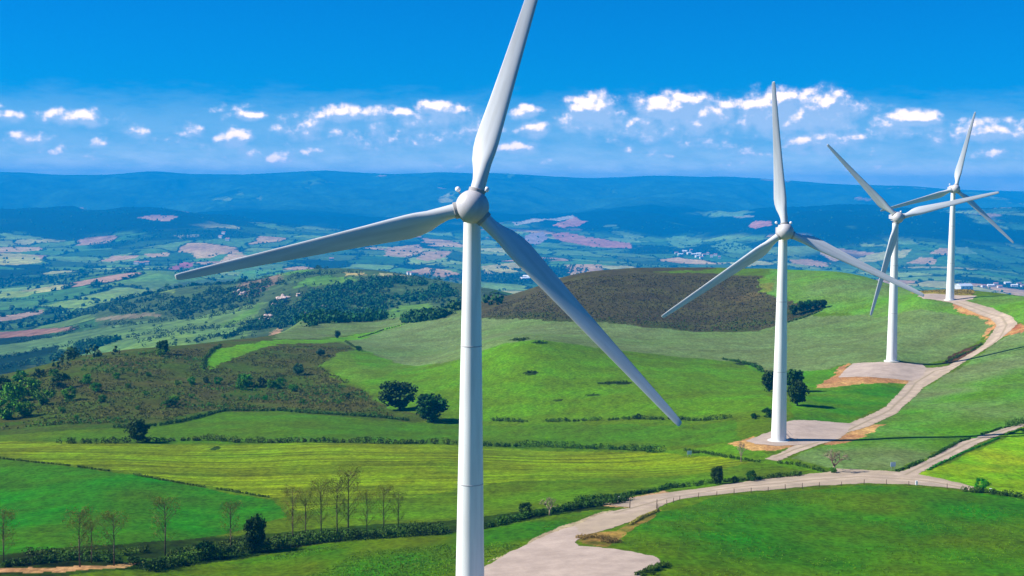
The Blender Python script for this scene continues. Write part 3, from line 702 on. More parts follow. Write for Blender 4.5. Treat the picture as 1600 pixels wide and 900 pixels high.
L_dark = leaf_mat('dark_foliage', tuple(srgb(36, 76, 4))); L_mid = leaf_mat('green_foliage', tuple(srgb(64, 132, 0))); L_bright = leaf_mat('fresh_foliage', tuple(srgb(92, 146, 0)))
L_spring = leaf_mat('spring_buds', tuple(srgb(112, 112, 14)), .4); L_hedge = leaf_mat('hedge_foliage', tuple(srgb(62, 94, 10)), .5); L_wood = leaf_mat('woodland_foliage', tuple(srgb(42, 84, 22)), .3)
L_heath = leaf_mat('heath_scrub_leaves', tuple(srgb(92, 104, 30)), .3); L_tuft = leaf_mat('dry_grass_blades', tuple(srgb(150, 136, 60)), .5); L_blue = leaf_mat('blue_green_foliage', tuple(srgb(60, 104, 66)))
M_bark = gravel_mat('bark', tuple(srgb(74, 62, 48)), tuple(srgb(112, 98, 80))); M_bare = gravel_mat('pale_twigs', tuple(srgb(128, 112, 92)), tuple(srgb(150, 134, 112)))

def leaves(centres, radii, k, size, r, squash=.8, fill=.5):
    """k leaf faces round each centre"""
    n = len(centres); c = np.repeat(centres, k, 0); rad = np.repeat(radii, k)
    d = r.normal(size=(n * k, 3)); d /= np.linalg.norm(d, axis=1)[:, None]
    rr = rad * (1 - fill * r.random(n * k) ** 2)
    p = c + d * rr[:, None] * (1, 1, squash)
    nrm_ = d + r.normal(size=d.shape) * .55; nrm_ /= np.linalg.norm(nrm_, axis=1)[:, None]
    a = np.cross(nrm_, r.normal(size=d.shape)); a /= np.linalg.norm(a, axis=1)[:, None] + 1e-9; b = np.cross(nrm_, a)
    s = (np.repeat(size, k) if np.ndim(size) else size) * (.6 + .8 * r.random(n * k)); s = s[:, None] * .5
    V = np.stack([p - a * s - b * s * .7, p + a * s - b * s * .8, p + a * s * .9 + b * s, p - a * s * .8 + b * s * .8], 1).reshape(-1, 3)
    return V, np.arange(n * k * 4).reshape(-1, 4)

def tree_proto(name, kind, seed, mats):
    """unit tree, 1 m high; scaled when placed"""
    r = np.random.default_rng(seed); root = empty(name, (0, 0, 0))
    bm = bmesh.new(); tips = []
    if kind in ('round', 'bush'):
        hT = .14 if kind == 'round' else .08
        tube(bm, (0, 0, -.05), (0.01, 0, hT), .035, .026)
        for k in range(7):
            a = r.random() * 6.28; q = (math.cos(a) * .22, math.sin(a) * .22, hT + .15 + .25 * r.random()); tube(bm, (0.01, 0, hT * (.6 + .4 * r.random())), q, .018, .006, 5)
        n = 70 if kind == 'round' else 40
        cz, rz, rx = (.52, .42, .37) if kind == 'round' else (.42, .42, .50)
        d = r.normal(size=(n, 3)); d /= np.linalg.norm(d, axis=1)[:, None]; rr = .55 + .45 * r.random(n)
        lump = 1 + .22 * np.sin(d[:, 0] * 3 + seed) + .16 * np.cos(d[:, 1] * 4 + seed * 2)
        cts = np.stack([d[:, 0] * rx * rr * lump, d[:, 1] * rx * rr * lump, cz + d[:, 2] * rz * rr], 1); rad = .08 + .10 * r.random(n)
        V, Q = leaves(cts, rad, 42, .055, r, .8, .6)
    elif kind == 'poplar':
        nst = 1
        tube(bm, (0, 0, -.03), (.01, 0, .5), .012, .009, 6); tube(bm, (.01, 0, .5), (0, .01, .97), .009, .002, 6); cts = []
        for k in range(40):
            h = .2 + .74 * r.random(); a = r.random() * 6.28; l = (.10 + .20 * (1 - abs(h - .5))) * (.6 + .6 * r.random()); q = (math.cos(a) * l * .75, math.sin(a) * l * .75, min(1.0, h + l * .9))
            tube(bm, (0, 0, h), q, .0028, .001, 4); cts.append(q); cts.append(tuple(np.array(q) * .7 + np.array((0, 0, h)) * .3))
        cts = np.array(cts); V, Q = leaves(cts, np.full(len(cts), .07), 20, .011, r, 1.2, .9)
    else:  # bare
        tube(bm, (0, 0, -.03), (.02, 0, .25), .045, .035, 7); cts = []
        def grow(p, d, l, w, lv):
            q = tuple(np.array(p) + np.array(d) * l); tube(bm, p, q, w, w * .6, 5)
            if lv == 0: cts.append(q); return
            for _ in range(4):
                nd = np.array(d) + r.normal(size=3) * .5; nd[2] = max(nd[2], .05); nd /= np.linalg.norm(nd); grow(q, nd, l * .68, w * .55, lv - 1)
        for _ in range(6):
            a = r.random() * 6.28; d = np.array((math.cos(a) * .7, math.sin(a) * .7, .8)); grow((.02, 0, .2 + .05 * r.random()), d / np.linalg.norm(d), .3, .022, 2)
        cts = np.array(cts); cts[:, 2] *= 1.0; V, Q = leaves(cts, np.full(len(cts), .05), 3, .014, r, 1, .9)
    bm_obj('trunk', bm, mats[0], root, smooth=True)
    link('crown', np_mesh('crown', V, Q), mats[1], root)
    root.location = (0, 60, 0); return root
protos = {}
def P_(kind, mat):
    key = (kind, mat.name)
    if key not in protos: protos[key] = [[tree_proto('tree', kind, len(protos) * 7 + s, (M_bare if kind in ('bare',) else M_bark, mat)), False] for s in range(3)]
    return protos[key]
def plant(name, kind, mat, px, py, hpx, label, cat='tree', group=None, wide=1.0, Y=None):
    e = random.choice(P_(kind, mat)); x, y, z = at(px, py, Y)
    if e[1]: o = copy_tree(e[0])
    else: o = e[0]; e[1] = True
    o.name = name; h = hpx * y / F_PX
    o.location = (x, y, z - .05); o.rotation_euler = (0, 0, random.random() * 6.28); o.scale = (h * wide, h * wide, h)
    tag(o, label, cat, group); return o
plant('tree', 'round', L_dark, 215, 691, 40, 'dark round tree standing alone in the hedge above the yellow-green field', wide=1.15)
plant('tree', 'round', L_dark, 625, 640, 48, 'taller left tree of the dark pair left of the nearest tower', wide=1.45)
plant('tree', 'round', L_dark, 672, 659, 46, 'lower right tree of the dark pair beside the nearest tower', wide=1.45)
plant('tree', 'round', L_dark, 255, 553, 23, 'small dark round tree on the crest of the brown heath', wide=1.1)
plant('bush', 'bush', L_bright, 251, 557, 16, 'bright green bush below the lone tree on the heath crest', 'bush')
plant('tree', 'round', L_dark, 1240, 612, 38, 'upper of the dark trees behind the second turbine tower', wide=.9)
plant('tree', 'round', L_dark, 1246, 634, 44, 'largest dark tree beside the second turbine tower', wide=.95)
plant('tree', 'round', L_dark, 1202, 612, 36, 'dark tree just left of the second turbine tower', wide=.8)
plant('bush', 'bush', L_dark, 1200, 652, 18, 'low dark bush left of the foot of the second turbine', 'bush')
plant('bush', 'bush', L_dark, 1178, 655, 12, 'small dark bush at the hedge end left of the second turbine pad', 'bush')
for k, (a, b, h) in enumerate([(1240, 492, 17), (1252, 489, 19), (1262, 486, 18), (1275, 483, 16), (1286, 481, 14)]):
    plant('tree', 'round', L_dark, a, b, h, 'small dark tree in the short row at the corner of the brown heath', 'tree', 'row of dark trees at the heath corner', wide=1.0)
plant('tree', 'round', L_dark, 1121, 757, 31, 'dark upright bush tree on the upper verge of the gravel road', 'tree', wide=.85)
plant('bush', 'bush', L_dark, 1174, 751, 20, 'smaller dark bush right of the upright one on the road verge', 'bush')
plant('bush', 'bush', L_dark, 1148, 754, 13, 'low bush between the two dark ones on the road verge', 'bush')
plant('bare_tree', 'bare', L_spring, 1303, 738, 46, 'bare pale tree with thick trunk at the road junction', 'tree', wide=1.1)
plant('bush', 'bush', L_mid, 1303, 739, 12, 'green ivy bush round the foot of the bare tree at the junction', 'bush')
plant('bare_tree', 'bare', L_spring, 1158, 722, 40, 'thin leafless sapling below the left end of the second turbine pad', 'tree', wide=.5)
plant('bare_tree', 'bare', L_spring, 859, 805, 36, 'pale leafless shrub in the hedge right of the nearest tower', 'tree', wide=.95)
plant('bush', 'bush', L_mid, 1532, 767, 26, 'pale green round bush at the right end of the road verge', 'bush', wide=.9)
plant('bush', 'bush', L_dark, 820, 806, 26, 'dark bush in the hedge left of the pale leafless shrub', 'bush')
plant('tree', 'round', L_dark, 398, 862, 60, 'dark forked tree rising from the hedge at bottom left', 'tree', wide=.75)
plant('bush', 'bush', L_dark, 320, 872, 34, 'dark bush at the left end of the bottom hedge', 'bush')
plant('bush', 'bush', L_dark, 560, 548, 10, 'small dark bush at the tip of the grey-green field', 'bush')
plant('tree', 'round', L_dark, 527, 533, 13, 'small tree at the end of the bright green ridge strip', 'tree', Y=900)
plant('tree', 'round', L_blue, 466, 586, 20, 'blue-green round bush in the middle of the heath', 'bush', wide=1.1)
plant('tree', 'round', L_blue, 501, 556, 12, 'blue-green low bush on the upper heath near the orange patch', 'bush', wide=1.4)
plant('bush', 'bush', L_dark, 997, 655, 11, 'greyish small bush behind the tip of the nearest right-hand blade', 'bush')
for k, (a, b, h, pos) in enumerate([(6, 882, 84, 'first budding poplar at the left picture edge'), (125, 886, 92, 'broad budding poplar, left of the pair by the sandy path'), (143, 880, 72, 'thin budding poplar between the two larger ones by the sandy path'),
      (178, 884, 86, 'right-hand budding poplar at the end of the sandy path'), (258, 868, 92, 'lone budding poplar between the path trees and the dark forked tree'), (361, 862, 78, 'pale budding poplar just left of the dark forked tree')]):
    plant('poplar', 'poplar', L_spring, a, b, h, pos, 'tree', 'budding poplars along the bottom hedge', wide=1.1)
for k, (a, b, h) in enumerate([(457, 846, 84), (478, 842, 78), (502, 840, 92), (527, 838, 90), (544, 836, 104), (573, 836, 70), (600, 834, 76), (622, 833, 66)]):
    plant('poplar', 'poplar', L_spring, a, b, h, 'budding poplar in the close group behind the bottom hedge', 'tree', 'close group of budding poplars', wide=1.0)
# green bushes scattered on the heath
rr_ = random.Random(5)
hb = [(18,628,40),(45,618,36),(70,632,34),(95,606,30),(8,655,42),(40,650,32),(30,596,24),(110,625,26),(135,600,20),(60,590,18),(85,588,16),(0,612,34),(150,612,20),(182,592,14),(160,628,16),(272,632,20),(265,636,16),
      (278,603,13),(300,600,14),(322,598,12),(340,600,15),(383,604,28),(378,608,22),(408,603,17),(424,607,18),(436,606,22),(460,612,16),(97,645,13),(300,622,10),(120,655,10),(200,606,10),(228,618,10),(232,588,10),(215,640,9),(350,622,9),(415,625,9),(472,630,10),(530,632,9),(545,622,10),(585,650,10)]
for (a, b, h) in hb:
    big = h > 22
    plant('bush', 'bush', rr_.choice([L_mid, L_mid, L_bright, L_dark]), a, b, h * .95, 'large leafy bush in the dark clump at the left edge of the heath' if big and a < 120 else ('leafy green bush standing in the middle of the brown heath' if a > 240 else 'leafy green bush on the lower left of the brown heath'), 'bush', 'green bushes on the heath', wide=1.0)

def path_pts(pts, step):
    W = np.array([at(*p)[:2] for p in pts]); out = []
    for a, b in zip(W, W[1:]):
        n = max(1, int(np.hypot(*(b - a)) / step)); out += [a + (b - a) * i / n for i in range(n)]
    return np.array(out)
def hedge(name, pts, h, w, label, step=.7, k=70, mat=None, gap=0.0, size=.22, cat='hedge'):
    c = path_pts(pts, step); r = np.random.default_rng(len(label) * 13 + int(h * 10)); 
    hh = h * (.3 + .9 * fbm(c[:, 0], c[:, 1], 5.5, 401, 3)); keep = fbm(c[:, 0], c[:, 1], 9, 411, 3) > gap
    c = c[keep]; hh = hh[keep]
    c = c + r.normal(size=c.shape) * w * .25; z = height(c[:, 0], c[:, 1])
    rad = np.clip(hh * .5, .25, None)
    V, Q = leaves(np.stack([c[:, 0], c[:, 1], z + rad * .8], 1), rad * (1 + .4 * r.random(len(c))), k, size, r, .95, .6)
    o = link(name, np_mesh(name, V, Q), mat or L_hedge); return tag(o, label, cat)
hedge('hedge', [(236,892),(300,877),(380,866),(450,853),(520,845),(600,840),(700,833)], 3.0, 2.4, 'thick dark hedge along the bottom left field below the poplars', .55, 110)
hedge('hedge', [(262,872),(330,858),(400,850),(470,842),(560,834)], 1.8, 2.2, 'broken second hedge line just behind the bottom left hedge', .8, 70, gap=.42)
hedge('hedge', [(760,825),(830,808),(900,795),(950,788),(985,781)], 2.0, 1.8, 'hedge between the nearest tower and the gravel road', .55, 90, gap=.25)
hedge('hedge', [(900,785),(950,778),(1000,772),(1050,762)], 1.5, 1.2, 'dark low hedge on the upper side where the gravel road narrows', .6, 70, gap=.2)
hedge('hedge', [(0,885),(60,880),(110,874),(170,878),(230,884)], 1.7, 1.8, 'low scrubby hedge beside the sandy path at bottom left', .6, 70, gap=.35)
hedge('hedge', [(-20,868),(90,866),(170,868),(240,862)], 1.4, 1.6, 'thin line of scrub behind the sandy path', .8, 50, gap=.45)
hedge('hedge', [(95,693),(140,693),(200,692),(240,690),(330,688),(400,692),(500,691),(600,693),(712,695)], 2.3, 2.6, 'long hedge along the top of the yellow-green field, left of the nearest tower', .9, 55, gap=.28, size=.3)
hedge('hedge', [(758,697),(850,698),(950,702),(1000,704),(1030,708)], 2.3, 2.4, 'hedge along the top of the yellow-green field, right of the nearest tower', .9, 55, gap=.24, size=.3)
hedge('hedge', [(180,669),(250,665),(285,659),(330,647),(350,642),(440,642),(520,648),(600,653),(640,658)], 1.6, 1.4, 'dark hedge line following the foot of the brown heath', .8, 50, size=.3)
hedge('hedge', [(758,657),(830,660),(900,658),(980,655),(1060,656),(1130,655),(1190,652)], 1.7, 1.8, 'sparse hedge between the green knoll and the flat field', 1.0, 45, gap=.4, size=.3)
hedge('hedge', [(1040,763),(1100,757),(1180,750),(1255,742)], 1.3, 1.2, 'low dark verge growth on the upper side of the gravel road', .7, 60, gap=.2)
hedge('hedge', [(1510,767),(1540,770),(1580,776),(1610,781),(1660,788)], 1.8, 2.4, 'scrubby hedge at the right picture edge below the bright field', .5, 80, gap=.15)
hedge('hedge', [(1070,705),(1120,712),(1180,722),(1240,726),(1290,738)], 1.3, 1.2, 'thin hedge below the second turbine pad', 1.0, 50, gap=.35)
hedge('hedge', [(1450,735),(1500,710),(1560,685),(1600,670)], .5, .5, 'grassy edge under the branching gravel road', .8, 40, gap=.2, mat=L_mid)
hedge('hedge', [(1402,737),(1440,722),(1500,690),(1560,671),(1580,667)], .9, .7, 'dark grassy bank above the branching gravel road', .8, 40, gap=.3)
hedge('hedge', [(1578,667),(1592,664),(1606,662)], 2.4, 2.2, 'dark bush cut by the right picture edge beside the branching road', .6, 70, cat='bush')
hedge('hedge', [(0,717),(100,727),(180,738),(250,750),(350,766),(430,779)], .7, .5, 'rough grassy boundary between the yellow-green field and the deep green field', .9, 36, gap=.3, size=.2)
hedge('hedge', [(318,577),(320,562),(332,548),(345,541)], 1.8, 1.4, 'dark hedge curling round the left end of the bright green strip', .9, 50, size=.3)
hedge('hedge', [(540,534),(556,544),(566,548)], 1.2, 1.2, 'scrub at the corner where heath meets grey-green field', .9, 45, size=.3)
hedge('hedge', [(560,528),(600,515),(650,501),(715,488)], .9, 1.0, 'thin dark field edge climbing to the skyline left of the nearest tower', 1.5, 36, size=.4)
hedge('hedge', [(800,533),(815,531),(828,530)], 1.9, 2.2, 'dark gorse clump on top of the green knoll', .9, 60, size=.3, cat='bush')
hedge('hedge', [(838,536),(856,537)], 1.4, 1.8, 'smaller gorse clump on the knoll, right of the first', .9, 50, size=.3, cat='bush')
hedge('hedge', [(822,583),(842,582)], 1.2, 1.6, 'low gorse clump on the face of the green knoll', .9, 50, size=.3, cat='bush')
hedge('hedge', [(935,600),(985,597)], .9, 1.0, 'thin scrub streak on the green slope behind the nearest right-hand blade', 1.2, 40, size=.3, cat='bush')
hedge('hedge', [(1130,562),(1160,567),(1185,575),(1192,582)], 1.8, 1.6, 'dark scrub on the slope edge left of the second turbine tower', 1.0, 50, size=.3, cat='bush')
hedge('hedge', [(1478,566),(1500,556),(1520,547),(1535,538)], 1.1, 1.4, 'dark scrub on the bank inside the bend of the track', .7, 50, size=.25, cat='bush')
hedge('hedge', [(1226,505),(1250,498),(1275,489),(1290,480)], 1.0, 1.6, 'dark fringe of the heath corner under the row of trees', .9, 50, size=.3)
hedge('grass_tuft', [(908,842),(925,838),(945,842),(958,850)], .9, 2.6, 'golden dry grass tuft at the inner corner of the nearest pad', .16, 60, mat=L_tuft, size=.14, cat='grass tuft')
hedge('grass_tuft', [(985,820),(1005,808),(1030,798)], .6, .7, 'dry grass verge on the lower side of the road beside the nearest pad', .3, 50, mat=L_tuft, size=.14, cat='grass tuft')
hedge('bush', [(1000,900),(1020,890),(1040,884)], 1.2, 1.8, 'olive bush at the right corner of the nearest pad', .3, 80, mat=L_hedge, size=.16, cat='bush')

def scatter_poly(pts, n, r):
    P = wpoly(pts); lo, hi = P.min(0), P.max(0); c = lo + r.random((n * 4, 2)) * (hi - lo)
    c = c[inside(P, c[:, 0], c[:, 1])]; return c[:n]
def stuff(name, c, rad, k, size, mat, label, r, squash=.85, cat='vegetation'):
    z = height(c[:, 0], c[:, 1]); V, Q = leaves(np.stack([c[:, 0], c[:, 1], z + rad * .55], 1), rad, k, size, r, squash, .5)
    o = link(name, np_mesh(name, V, Q), mat); return tag(o, label, cat, kind='stuff')
r = np.random.default_rng(3); L_gorse = leaf_mat('gorse', tuple(srgb(72, 116, 14)), .3)
c = scatter_poly([(-200,610),(0,596),(120,566),(250,548),(330,545),(322,575),(400,552),(440,542),(500,540),(550,545),(500,572),(560,605),(600,640),(620,652),(440,640),(330,640),(250,660),(0,672),(-200,676)], 9000, r)
c = c[fbm(c[:, 0], c[:, 1], 14, 421, 3) > .38]
stuff('heath_scrub', c, .25 + .5 * r.random(len(c)) ** 2, 14, .30, L_heath, 'brown and olive heather scrub covering the left slope', r)
c = scatter_poly([(-200,610),(0,596),(120,566),(250,548),(318,550),(318,590),(420,600),(500,575),(560,605),(600,640),(620,652),(440,640),(330,640),(250,660),(0,672),(-200,676)], 2600, r)
c = c[fbm(c[:, 0], c[:, 1], 30, 431, 3) > .50]
stuff('heath_scrub', c, .35 + .6 * r.random(len(c)), 18, .32, L_gorse, 'green gorse growing between the heather on the left slope', r)
L_brown = leaf_mat('brown_heather', tuple(srgb(84, 76, 42)), .25)
c = scatter_poly([(750,496),(780,476),(900,438),(1000,428),(1190,432),(1190,455),(1228,472),(1285,480),(1260,492),(1180,514),(1000,507),(850,500)], 5000, r)
stuff('heath_scrub', c, .25 + .3 * r.random(len(c)), 8, .4, L_brown, 'dark brown heath on the hill right of the nearest tower', r, .5)
c = scatter_poly([(750,499),(790,484),(950,492),(1120,486),(1285,481),(1260,494),(1180,516),(1000,509),(850,502)], 260, r)
stuff('heath_scrub', c, .25 + .35 * r.random(len(c)), 9, .45, L_hedge, 'olive scrub along the lower edge of the brown hill', r, .5)
L_grass = leaf_mat('rough_grass_blades', tuple(srgb(88, 138, 10)), .35)
for lab, pts in (('rough tussocky grass in the big field at bottom right', [(955,845),(1035,803),(1120,778),(1200,770),(1350,759),(1500,768),(1660,785),(1660,930),(1060,930),(1035,880)]),
                 ('rough grass in the bottom field left of the nearest pad', [(300,905),(450,862),(560,848),(760,832),(890,808),(797,862),(735,900),(300,930)])):
    c = scatter_poly(pts, 6000, r); c = c[fbm(c[:, 0], c[:, 1], 20, 461, 4) > .5]
    stuff('grass_tufts', c, .08 + .12 * r.random(len(c)), 7, .11, L_grass, lab, r, .6)
c = scatter_poly([(1426,459),(1430,0,808),(1520,0,808),(1522,461),(1480,459)], 700, r)
stuff('dry_grass', c, .25 + .4 * r.random(len(c)), 10, .3, L_tuft, 'dry yellow grass behind the farthest turbine pad', r, .6)
# woods and hedgerows of the middle distance
mid = [([(455,500),(462,480),(480,462),(520,448),(575,440),(625,438),(700,448),(712,462),(680,470),(640,472),(600,484),(600,500),(540,504),(480,512)], 1500, 5.2, 'dense wood on the side of the middle-distance hill'),
       ([(148,492),(160,482),(205,474),(230,464),(262,462),(290,470),(330,470),(330,482),(300,484),(262,488),(200,492)], 420, 5.0, 'long dark copse on the left flank of the wooded hill'),
       ([(262,488),(275,468),(300,466),(330,452),(380,450),(420,440),(410,470),(380,480),(330,490),(290,505)], 330, 4.6, 'scattered copse between the pale fields of the hill flank'),
       ([(410,500),(430,470),(455,478),(455,508),(420,520),(380,522),(350,530)], 320, 4.4, 'trees among the rocks at the left end of the dense wood'),
       ([(78,560),(110,550),(148,542),(150,547),(115,557),(84,566)], 110, 4.0, 'dark strip of trees between pale fields, lower left'),
       ([(115,543),(150,533),(190,531),(160,541),(130,545)], 90, 4.0, 'upper dark strip of trees between pale fields, lower left'),
       ([(605,505),(640,498),(700,492),(712,484),(690,498),(650,504)], 200, 4.0, 'tree belt at the foot of the hill beside the nearest tower'),
       ([(690,470),(720,462),(790,470),(800,480),(740,486),(700,490)], 150, 4.0, 'trees right of the nearest tower below the pale slope')]
for (pts, n, rad, lab) in mid:
    c = scatter_poly(pts, n, r); c = c[fbm(c[:, 0], c[:, 1], 45, 451, 3) > .33]
    stuff('woodland', c, rad * (.35 + .95 * r.random(len(c)) ** 1.6), 46, 1.6, L_wood, lab, r, 1.0)
lines = [[(0,560),(60,548),(130,538),(190,530),(240,520)],[(0,508),(30,502),(70,492),(84,482)],[(0,470),(40,468),(90,460)],[(32,505),(90,500),(150,490)],[(30,535),(90,526),(125,512)],[(125,514),(200,506),(270,500)],
         [(180,512),(260,502),(330,495),(400,480)],[(0,578),(60,562),(120,562)],[(245,522),(300,514),(360,512),(400,500)],[(300,535),(360,520),(420,505)],[(455,432),(520,428),(590,426)],[(430,445),(480,430),(520,426)],[(560,440),(640,434),(700,440)],
         [(400,432),(440,424),(500,420)],[(60,480),(100,484),(150,484)],[(180,545),(240,530),(300,520)],[(90,574),(160,556),(210,552)],[(640,476),(690,472)],[(340,455),(400,446),(450,445)]]
cs = []
for L in lines: 
    c = path_pts(L, 6.5); c = c[fbm(c[:, 0], c[:, 1], 60, 441, 2) > .32]; cs.append(c + r.normal(size=c.shape) * 2)
c = np.concatenate(cs); stuff('hedgerow_trees', c, 2.0 + 2.6 * r.random(len(c)), 34, 1.2, L_wood, 'dark hedgerow trees between the fields of the middle distance', r, 1.0)
c = scatter_poly([(300,455),(400,430),(520,422),(620,430),(700,445),(700,490),(600,500),(420,520),(300,540),(220,540),(180,500)], 520, r)
stuff('scattered_trees', c, 1.4 + 2.2 * r.random(len(c)), 26, 1.1, L_wood, 'loose trees and scrub dotted over the middle-distance hill', r, 1.0)
# far valley: trees standing on the field boundaries and in the woods
n = 60000; v = r.random(n); Yv = 2300 * (8200 / 2300) ** v; uv = -.40 + .80 * r.random(n); X_ = uv * Yv
ax = X_ + (fbm(X_, Yv, 420, 151, 3) - .5) * 240; ay = Yv + (fbm(X_, Yv, 420, 161, 3) - .5) * 420
_, ed = voronoi(ax, ay, 185, 290, 5); wdm = fbm(X_, Yv, 800, 181, 4) > .59
ok = ((ed < .028) | (wdm & (r.random(n) < .5))) & ~((ed >= .045) & (Yv > 6500))
c = np.stack([X_[ok], Yv[ok]], 1); print('far trees', len(c))
stuff('distant_trees', c, 3.0 + 4.5 * r.random(len(c)) ** 2, 9, 5.0, L_wood, 'distant woods and hedgerows over the valley floor', r, .9)

# rocks on the hill
M_rock = gravel_mat('pale_rock', tuple(srgb(176, 146, 132)), tuple(srgb(206, 186, 172)))
for k, (a, b, s) in enumerate([(372, 459, 7), (380, 462, 6), (440, 472, 9), (444, 467, 7), (428, 480, 5), (420, 498, 7), (412, 502, 6), (476, 493, 4), (466, 462, 4), (505, 480, 3)]):
    bm = bmesh.new(); bmesh.ops.create_icosphere(bm, subdivisions=3, radius=1)
    for vv in bm.verts:
        q = vv.co.copy(); f = 1 + .35 * math.sin(q.x * 4 + k) * math.cos(q.y * 3 + k) + .25 * math.sin(q.z * 7 + k * 2); vv.co = q * f
    o = bm_obj('rock_outcrop', bm, M_rock, smooth=False); x, y, z = at(a, b); o.location = (x, y, z + s * .15); o.scale = (s * .9, s * .7, s * .62); o.rotation_euler.z = k
    tag(o, 'pale pinkish rock outcrop among the trees on the middle-distance hill', 'rock', 'rock outcrops on the wooded hill')

# ---------------------------------------------------------------- houses in the valley
M_wallw = paint_mat('pale_render', (.72, .68, .62), .9); M_roof = paint_mat('clay_roof', (.42, .20, .14), .9); M_roofw = paint_mat('pale_metal_roof', (.8, .8, .8), .6); M_win = paint_mat('window_glass', (.05, .06, .07), .2)
def house(w, l, h, rh, roofm, wallm):
    root = empty('house', (0, 0, 0)); bm = bmesh.new(); box(bm, (0, 0, h / 2 - 1), (w, l, h + 2)); bm_obj('wall', bm, wallm, root, smooth=False)
    bm = bmesh.new(); a = w / 2 + .5; b = l / 2 + .5
    vs = [bm.verts.new(p) for p in ((-a, -b, h + .02), (a, -b, h + .02), (a, b, h + .02), (-a, b, h + .02), (-a, 0, h + rh), (a, 0, h + rh))]
    for f in ((0, 1, 5, 4), (3, 4, 5, 2), (0, 4, 3), (1, 2, 5), (0, 3, 2, 1)): bm.faces.new([vs[i] for i in f])
    bm_obj('roof', bm, roofm, root, smooth=False)
    for k in range(3):
        bm = bmesh.new(); box(bm, (w * (-.3 + .3 * k), -l / 2 - .02, h * .55), (1.4, .1, 1.8)); bm_obj('window', bm, M_win, root, smooth=False)
    return root
hp = [house(15, 11, 7, 3.4, M_roof, M_wallw), house(22, 12, 6, 3, M_roofw, M_wallw), house(12, 10, 8, 3.2, M_roof, M_wallw)]
used = [False] * 3
def put_house(a, b, k, label, group, s=1.0):
    o = hp[k] if not used[k] else copy_tree(hp[k]); used[k] = True
    x, y, z = at(a, b, ymin=1200); o.location = (x, y, z); o.rotation_euler.z = random.uniform(-.5, .5); o.scale = (s, s, s); tag(o, label, 'house', group)
for (a, b) in [(1057,397),(1063,399),(1070,394),(1077,397),(1084,399),(1092,398),(1100,400),(1106,398),(1112,402),(1118,400),(1124,404),(1080,393),(1096,404),(1090,402)]:
    put_house(a, b, random.choice([0, 1, 2]), 'small pale house of the village in the far valley left of the second turbine', 'village houses in the far valley', 1.0)
for (a, b) in [(1537,449),(1548,448),(1556,446),(1562,450),(1585,448),(1592,446),(1598,449),(1574,444)]:
    put_house(a, b, random.choice([0, 1, 1]), 'small pale house in the valley at the right picture edge', 'houses at the right edge of the valley', .95)
for (a, b) in [(214,413),(222,414),(230,413),(350,366),(345,372),(356,376)]:
    put_house(a, b, 0, 'tiny hamlet house far off on the left side of the valley', 'hamlet houses on the left of the valley', 1.2)
for (a, b) in [(824,435),(830,437),(820,438)]:
    put_house(a, b, 1, 'pale farm building just behind the nearest right-hand blade', 'farm buildings behind the blade', 1.2)
for (a, b) in [(518,407),(640,429),(645,430)]:
    put_house(a, b, 0, 'farmhouse beyond the wooded hill left of the nearest tower', 'farmhouses beyond the wooded hill', 1.1)
put_house(1506, 453, 1, 'long white warehouse in the valley right of the farthest turbine tower', 'white warehouse in the valley', 2.2)

# ---------------------------------------------------------------- road furniture
M_post = gravel_mat('weathered_wood', tuple(srgb(86, 74, 60)), tuple(srgb(120, 104, 86))); M_sign = paint_mat('pale_sign_face', (.62, .74, .80), .5)
def sign(px, py, w, h, label, post=1.6):
    x, y, z = at(px, py); root = empty('road_sign', (x, y, z), R(8))
    for sx in (-w * .3, w * .3):
        bm = bmesh.new(); tube(bm, (sx, 0, -.2), (sx, 0, post), .05, .05, 8); bm_obj('post', bm, M_steel, root)
    bm = bmesh.new(); box(bm, (0, -.08, post - h * .2), (w, .05, h), .015); bm_obj('panel', bm, M_sign, root, smooth=False)
    tag(root, label, 'sign')
sign(1077, 714, 1.3, 1.0, 'small pale blue sign on posts below the left tip of the second turbine pad', 1.4)
sign(1395, 735, 1.3, 1.1, 'small pale blue sign on posts at the fork of the gravel road', 1.7)
def marker(px, py, label, h=1.1):
    x, y, z = at(px, py); bm = bmesh.new(); box(bm, (0, 0, h / 2 - .1), (.5, .28, h + .2), .08); box(bm, (0, 0, h + .02), (.56, .34, .1), .03)
    o = bm_obj('marker_post', bm, M_lamp, smooth=False); o.location = (x, y, z); tag(o, label, 'marker post')
marker(967, 783, 'short white marker post where the gravel road bends by the hedge', 1.0)
marker(1432, 758, 'short white marker post on the near verge below the road fork', .9)
marker(1548, 770, 'short white marker post beside the scrub at the right end of the road', .9)
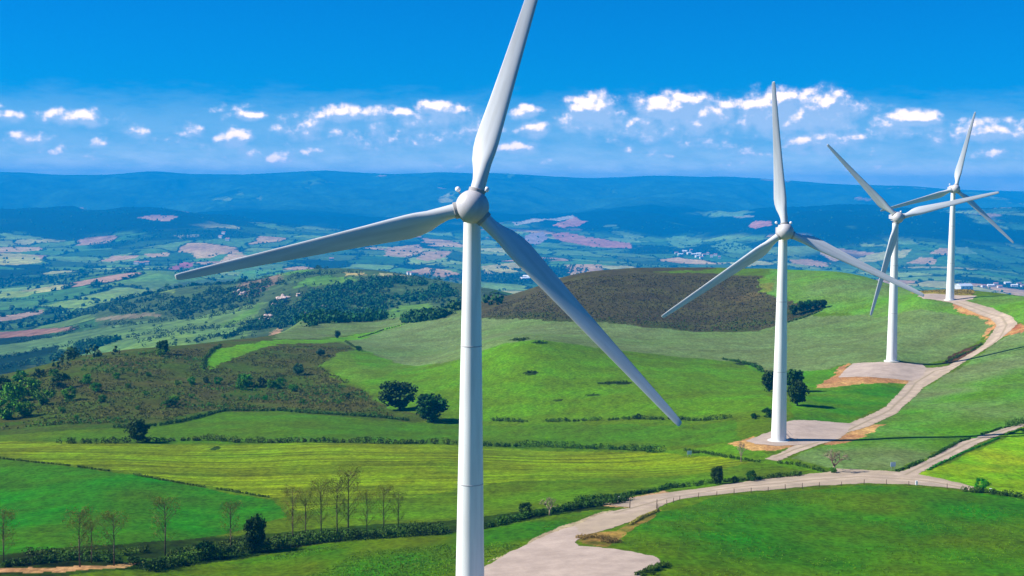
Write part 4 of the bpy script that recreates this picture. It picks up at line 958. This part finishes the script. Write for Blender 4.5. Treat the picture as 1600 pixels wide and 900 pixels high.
# wire fence along the near side of the road
root = None
fp = path_pts([(1028,796),(1042,790),(1062,782),(1120,775),(1200,768),(1280,761),(1350,757),(1420,759),(1480,764),(1515,769)], 4.2)
root = empty('fence', (fp[0][0], fp[0][1], float(height(*fp[0]))))
tag(root, 'low wire fence on thin wooden posts along the near edge of the gravel road', 'fence')
tops = []; pm = None
for i, (x, y) in enumerate(fp):
    z = float(height(x, y)); loc = (x - root.location.x, y - root.location.y, z - root.location.z)
    if pm is None:
        bm = bmesh.new(); tube(bm, (0, 0, -.3), (0, 0, 1.25), .08, .07, 8); pm = bm_obj('post', bm, M_post, root); o = pm
    else: o = pm.copy(); scene.collection.objects.link(o); o.parent = root
    o.location = loc; o.rotation_euler = (random.uniform(-.06, .06), random.uniform(-.06, .06), 0); s = random.uniform(.8, 1.1); o.scale = (1, 1, s)
    tops.append(loc)
for h in (.45, .95):
    bm = bmesh.new()
    for a, b in zip(tops, tops[1:]): tube(bm, (a[0], a[1], a[2] + h), (b[0], b[1], b[2] + h), .012, .012, 4)
    bm_obj('wire', bm, M_steel, root)
def lone_post(px, py, label):
    x, y, z = at(px, py); bm = bmesh.new(); tube(bm, (0, 0, -.3), (0.03, 0, 1.9), .11, .09, 8); tube(bm, (0.03, 0, 1.9), (0.03, 0, 1.96), .09, .03, 8); o = bm_obj('gate_post', bm, M_post); o.location = (x, y, z); tag(o, label, 'post')
lone_post(1026, 795, 'tall dark gate post on the right side of the road by the nearest pad')
lone_post(984, 794, 'tall dark gate post on the left side of the road by the nearest pad')

# prototypes that were never placed go away
for lst in protos.values():
    for e in lst:
        if not e[1]:
            for ch in list(e[0].children): bpy.data.objects.remove(ch)
            bpy.data.objects.remove(e[0])

# ---------------------------------------------------------------- haze
bm = bmesh.new(); zlo = float(TZ.min()) - 6; zhi = max(float(TZ.max()), CAMZ + 60) + 6
box(bm, (0, 8200, (zlo + zhi) / 2), (24000, 17400, zhi - zlo))
M_haze = bpy.data.materials.new('haze_air'); M_haze.use_nodes = True; t_ = M_haze.node_tree; t_.nodes.clear()
vol = N(t_, 'ShaderNodeVolumePrincipled'); mo = N(t_, 'ShaderNodeOutputMaterial'); t_.links.new(vol.outputs[0], mo.inputs['Volume'])
vol.inputs['Density'].default_value = HAZE_DENSITY; vol.inputs['Color'].default_value = HAZE_COLOR; vol.inputs['Anisotropy'].default_value = 0.0
hz = bm_obj('haze', bm, M_haze, smooth=False); tag(hz, 'thin blue haze filling the air over the valley', 'haze', kind='stuff')
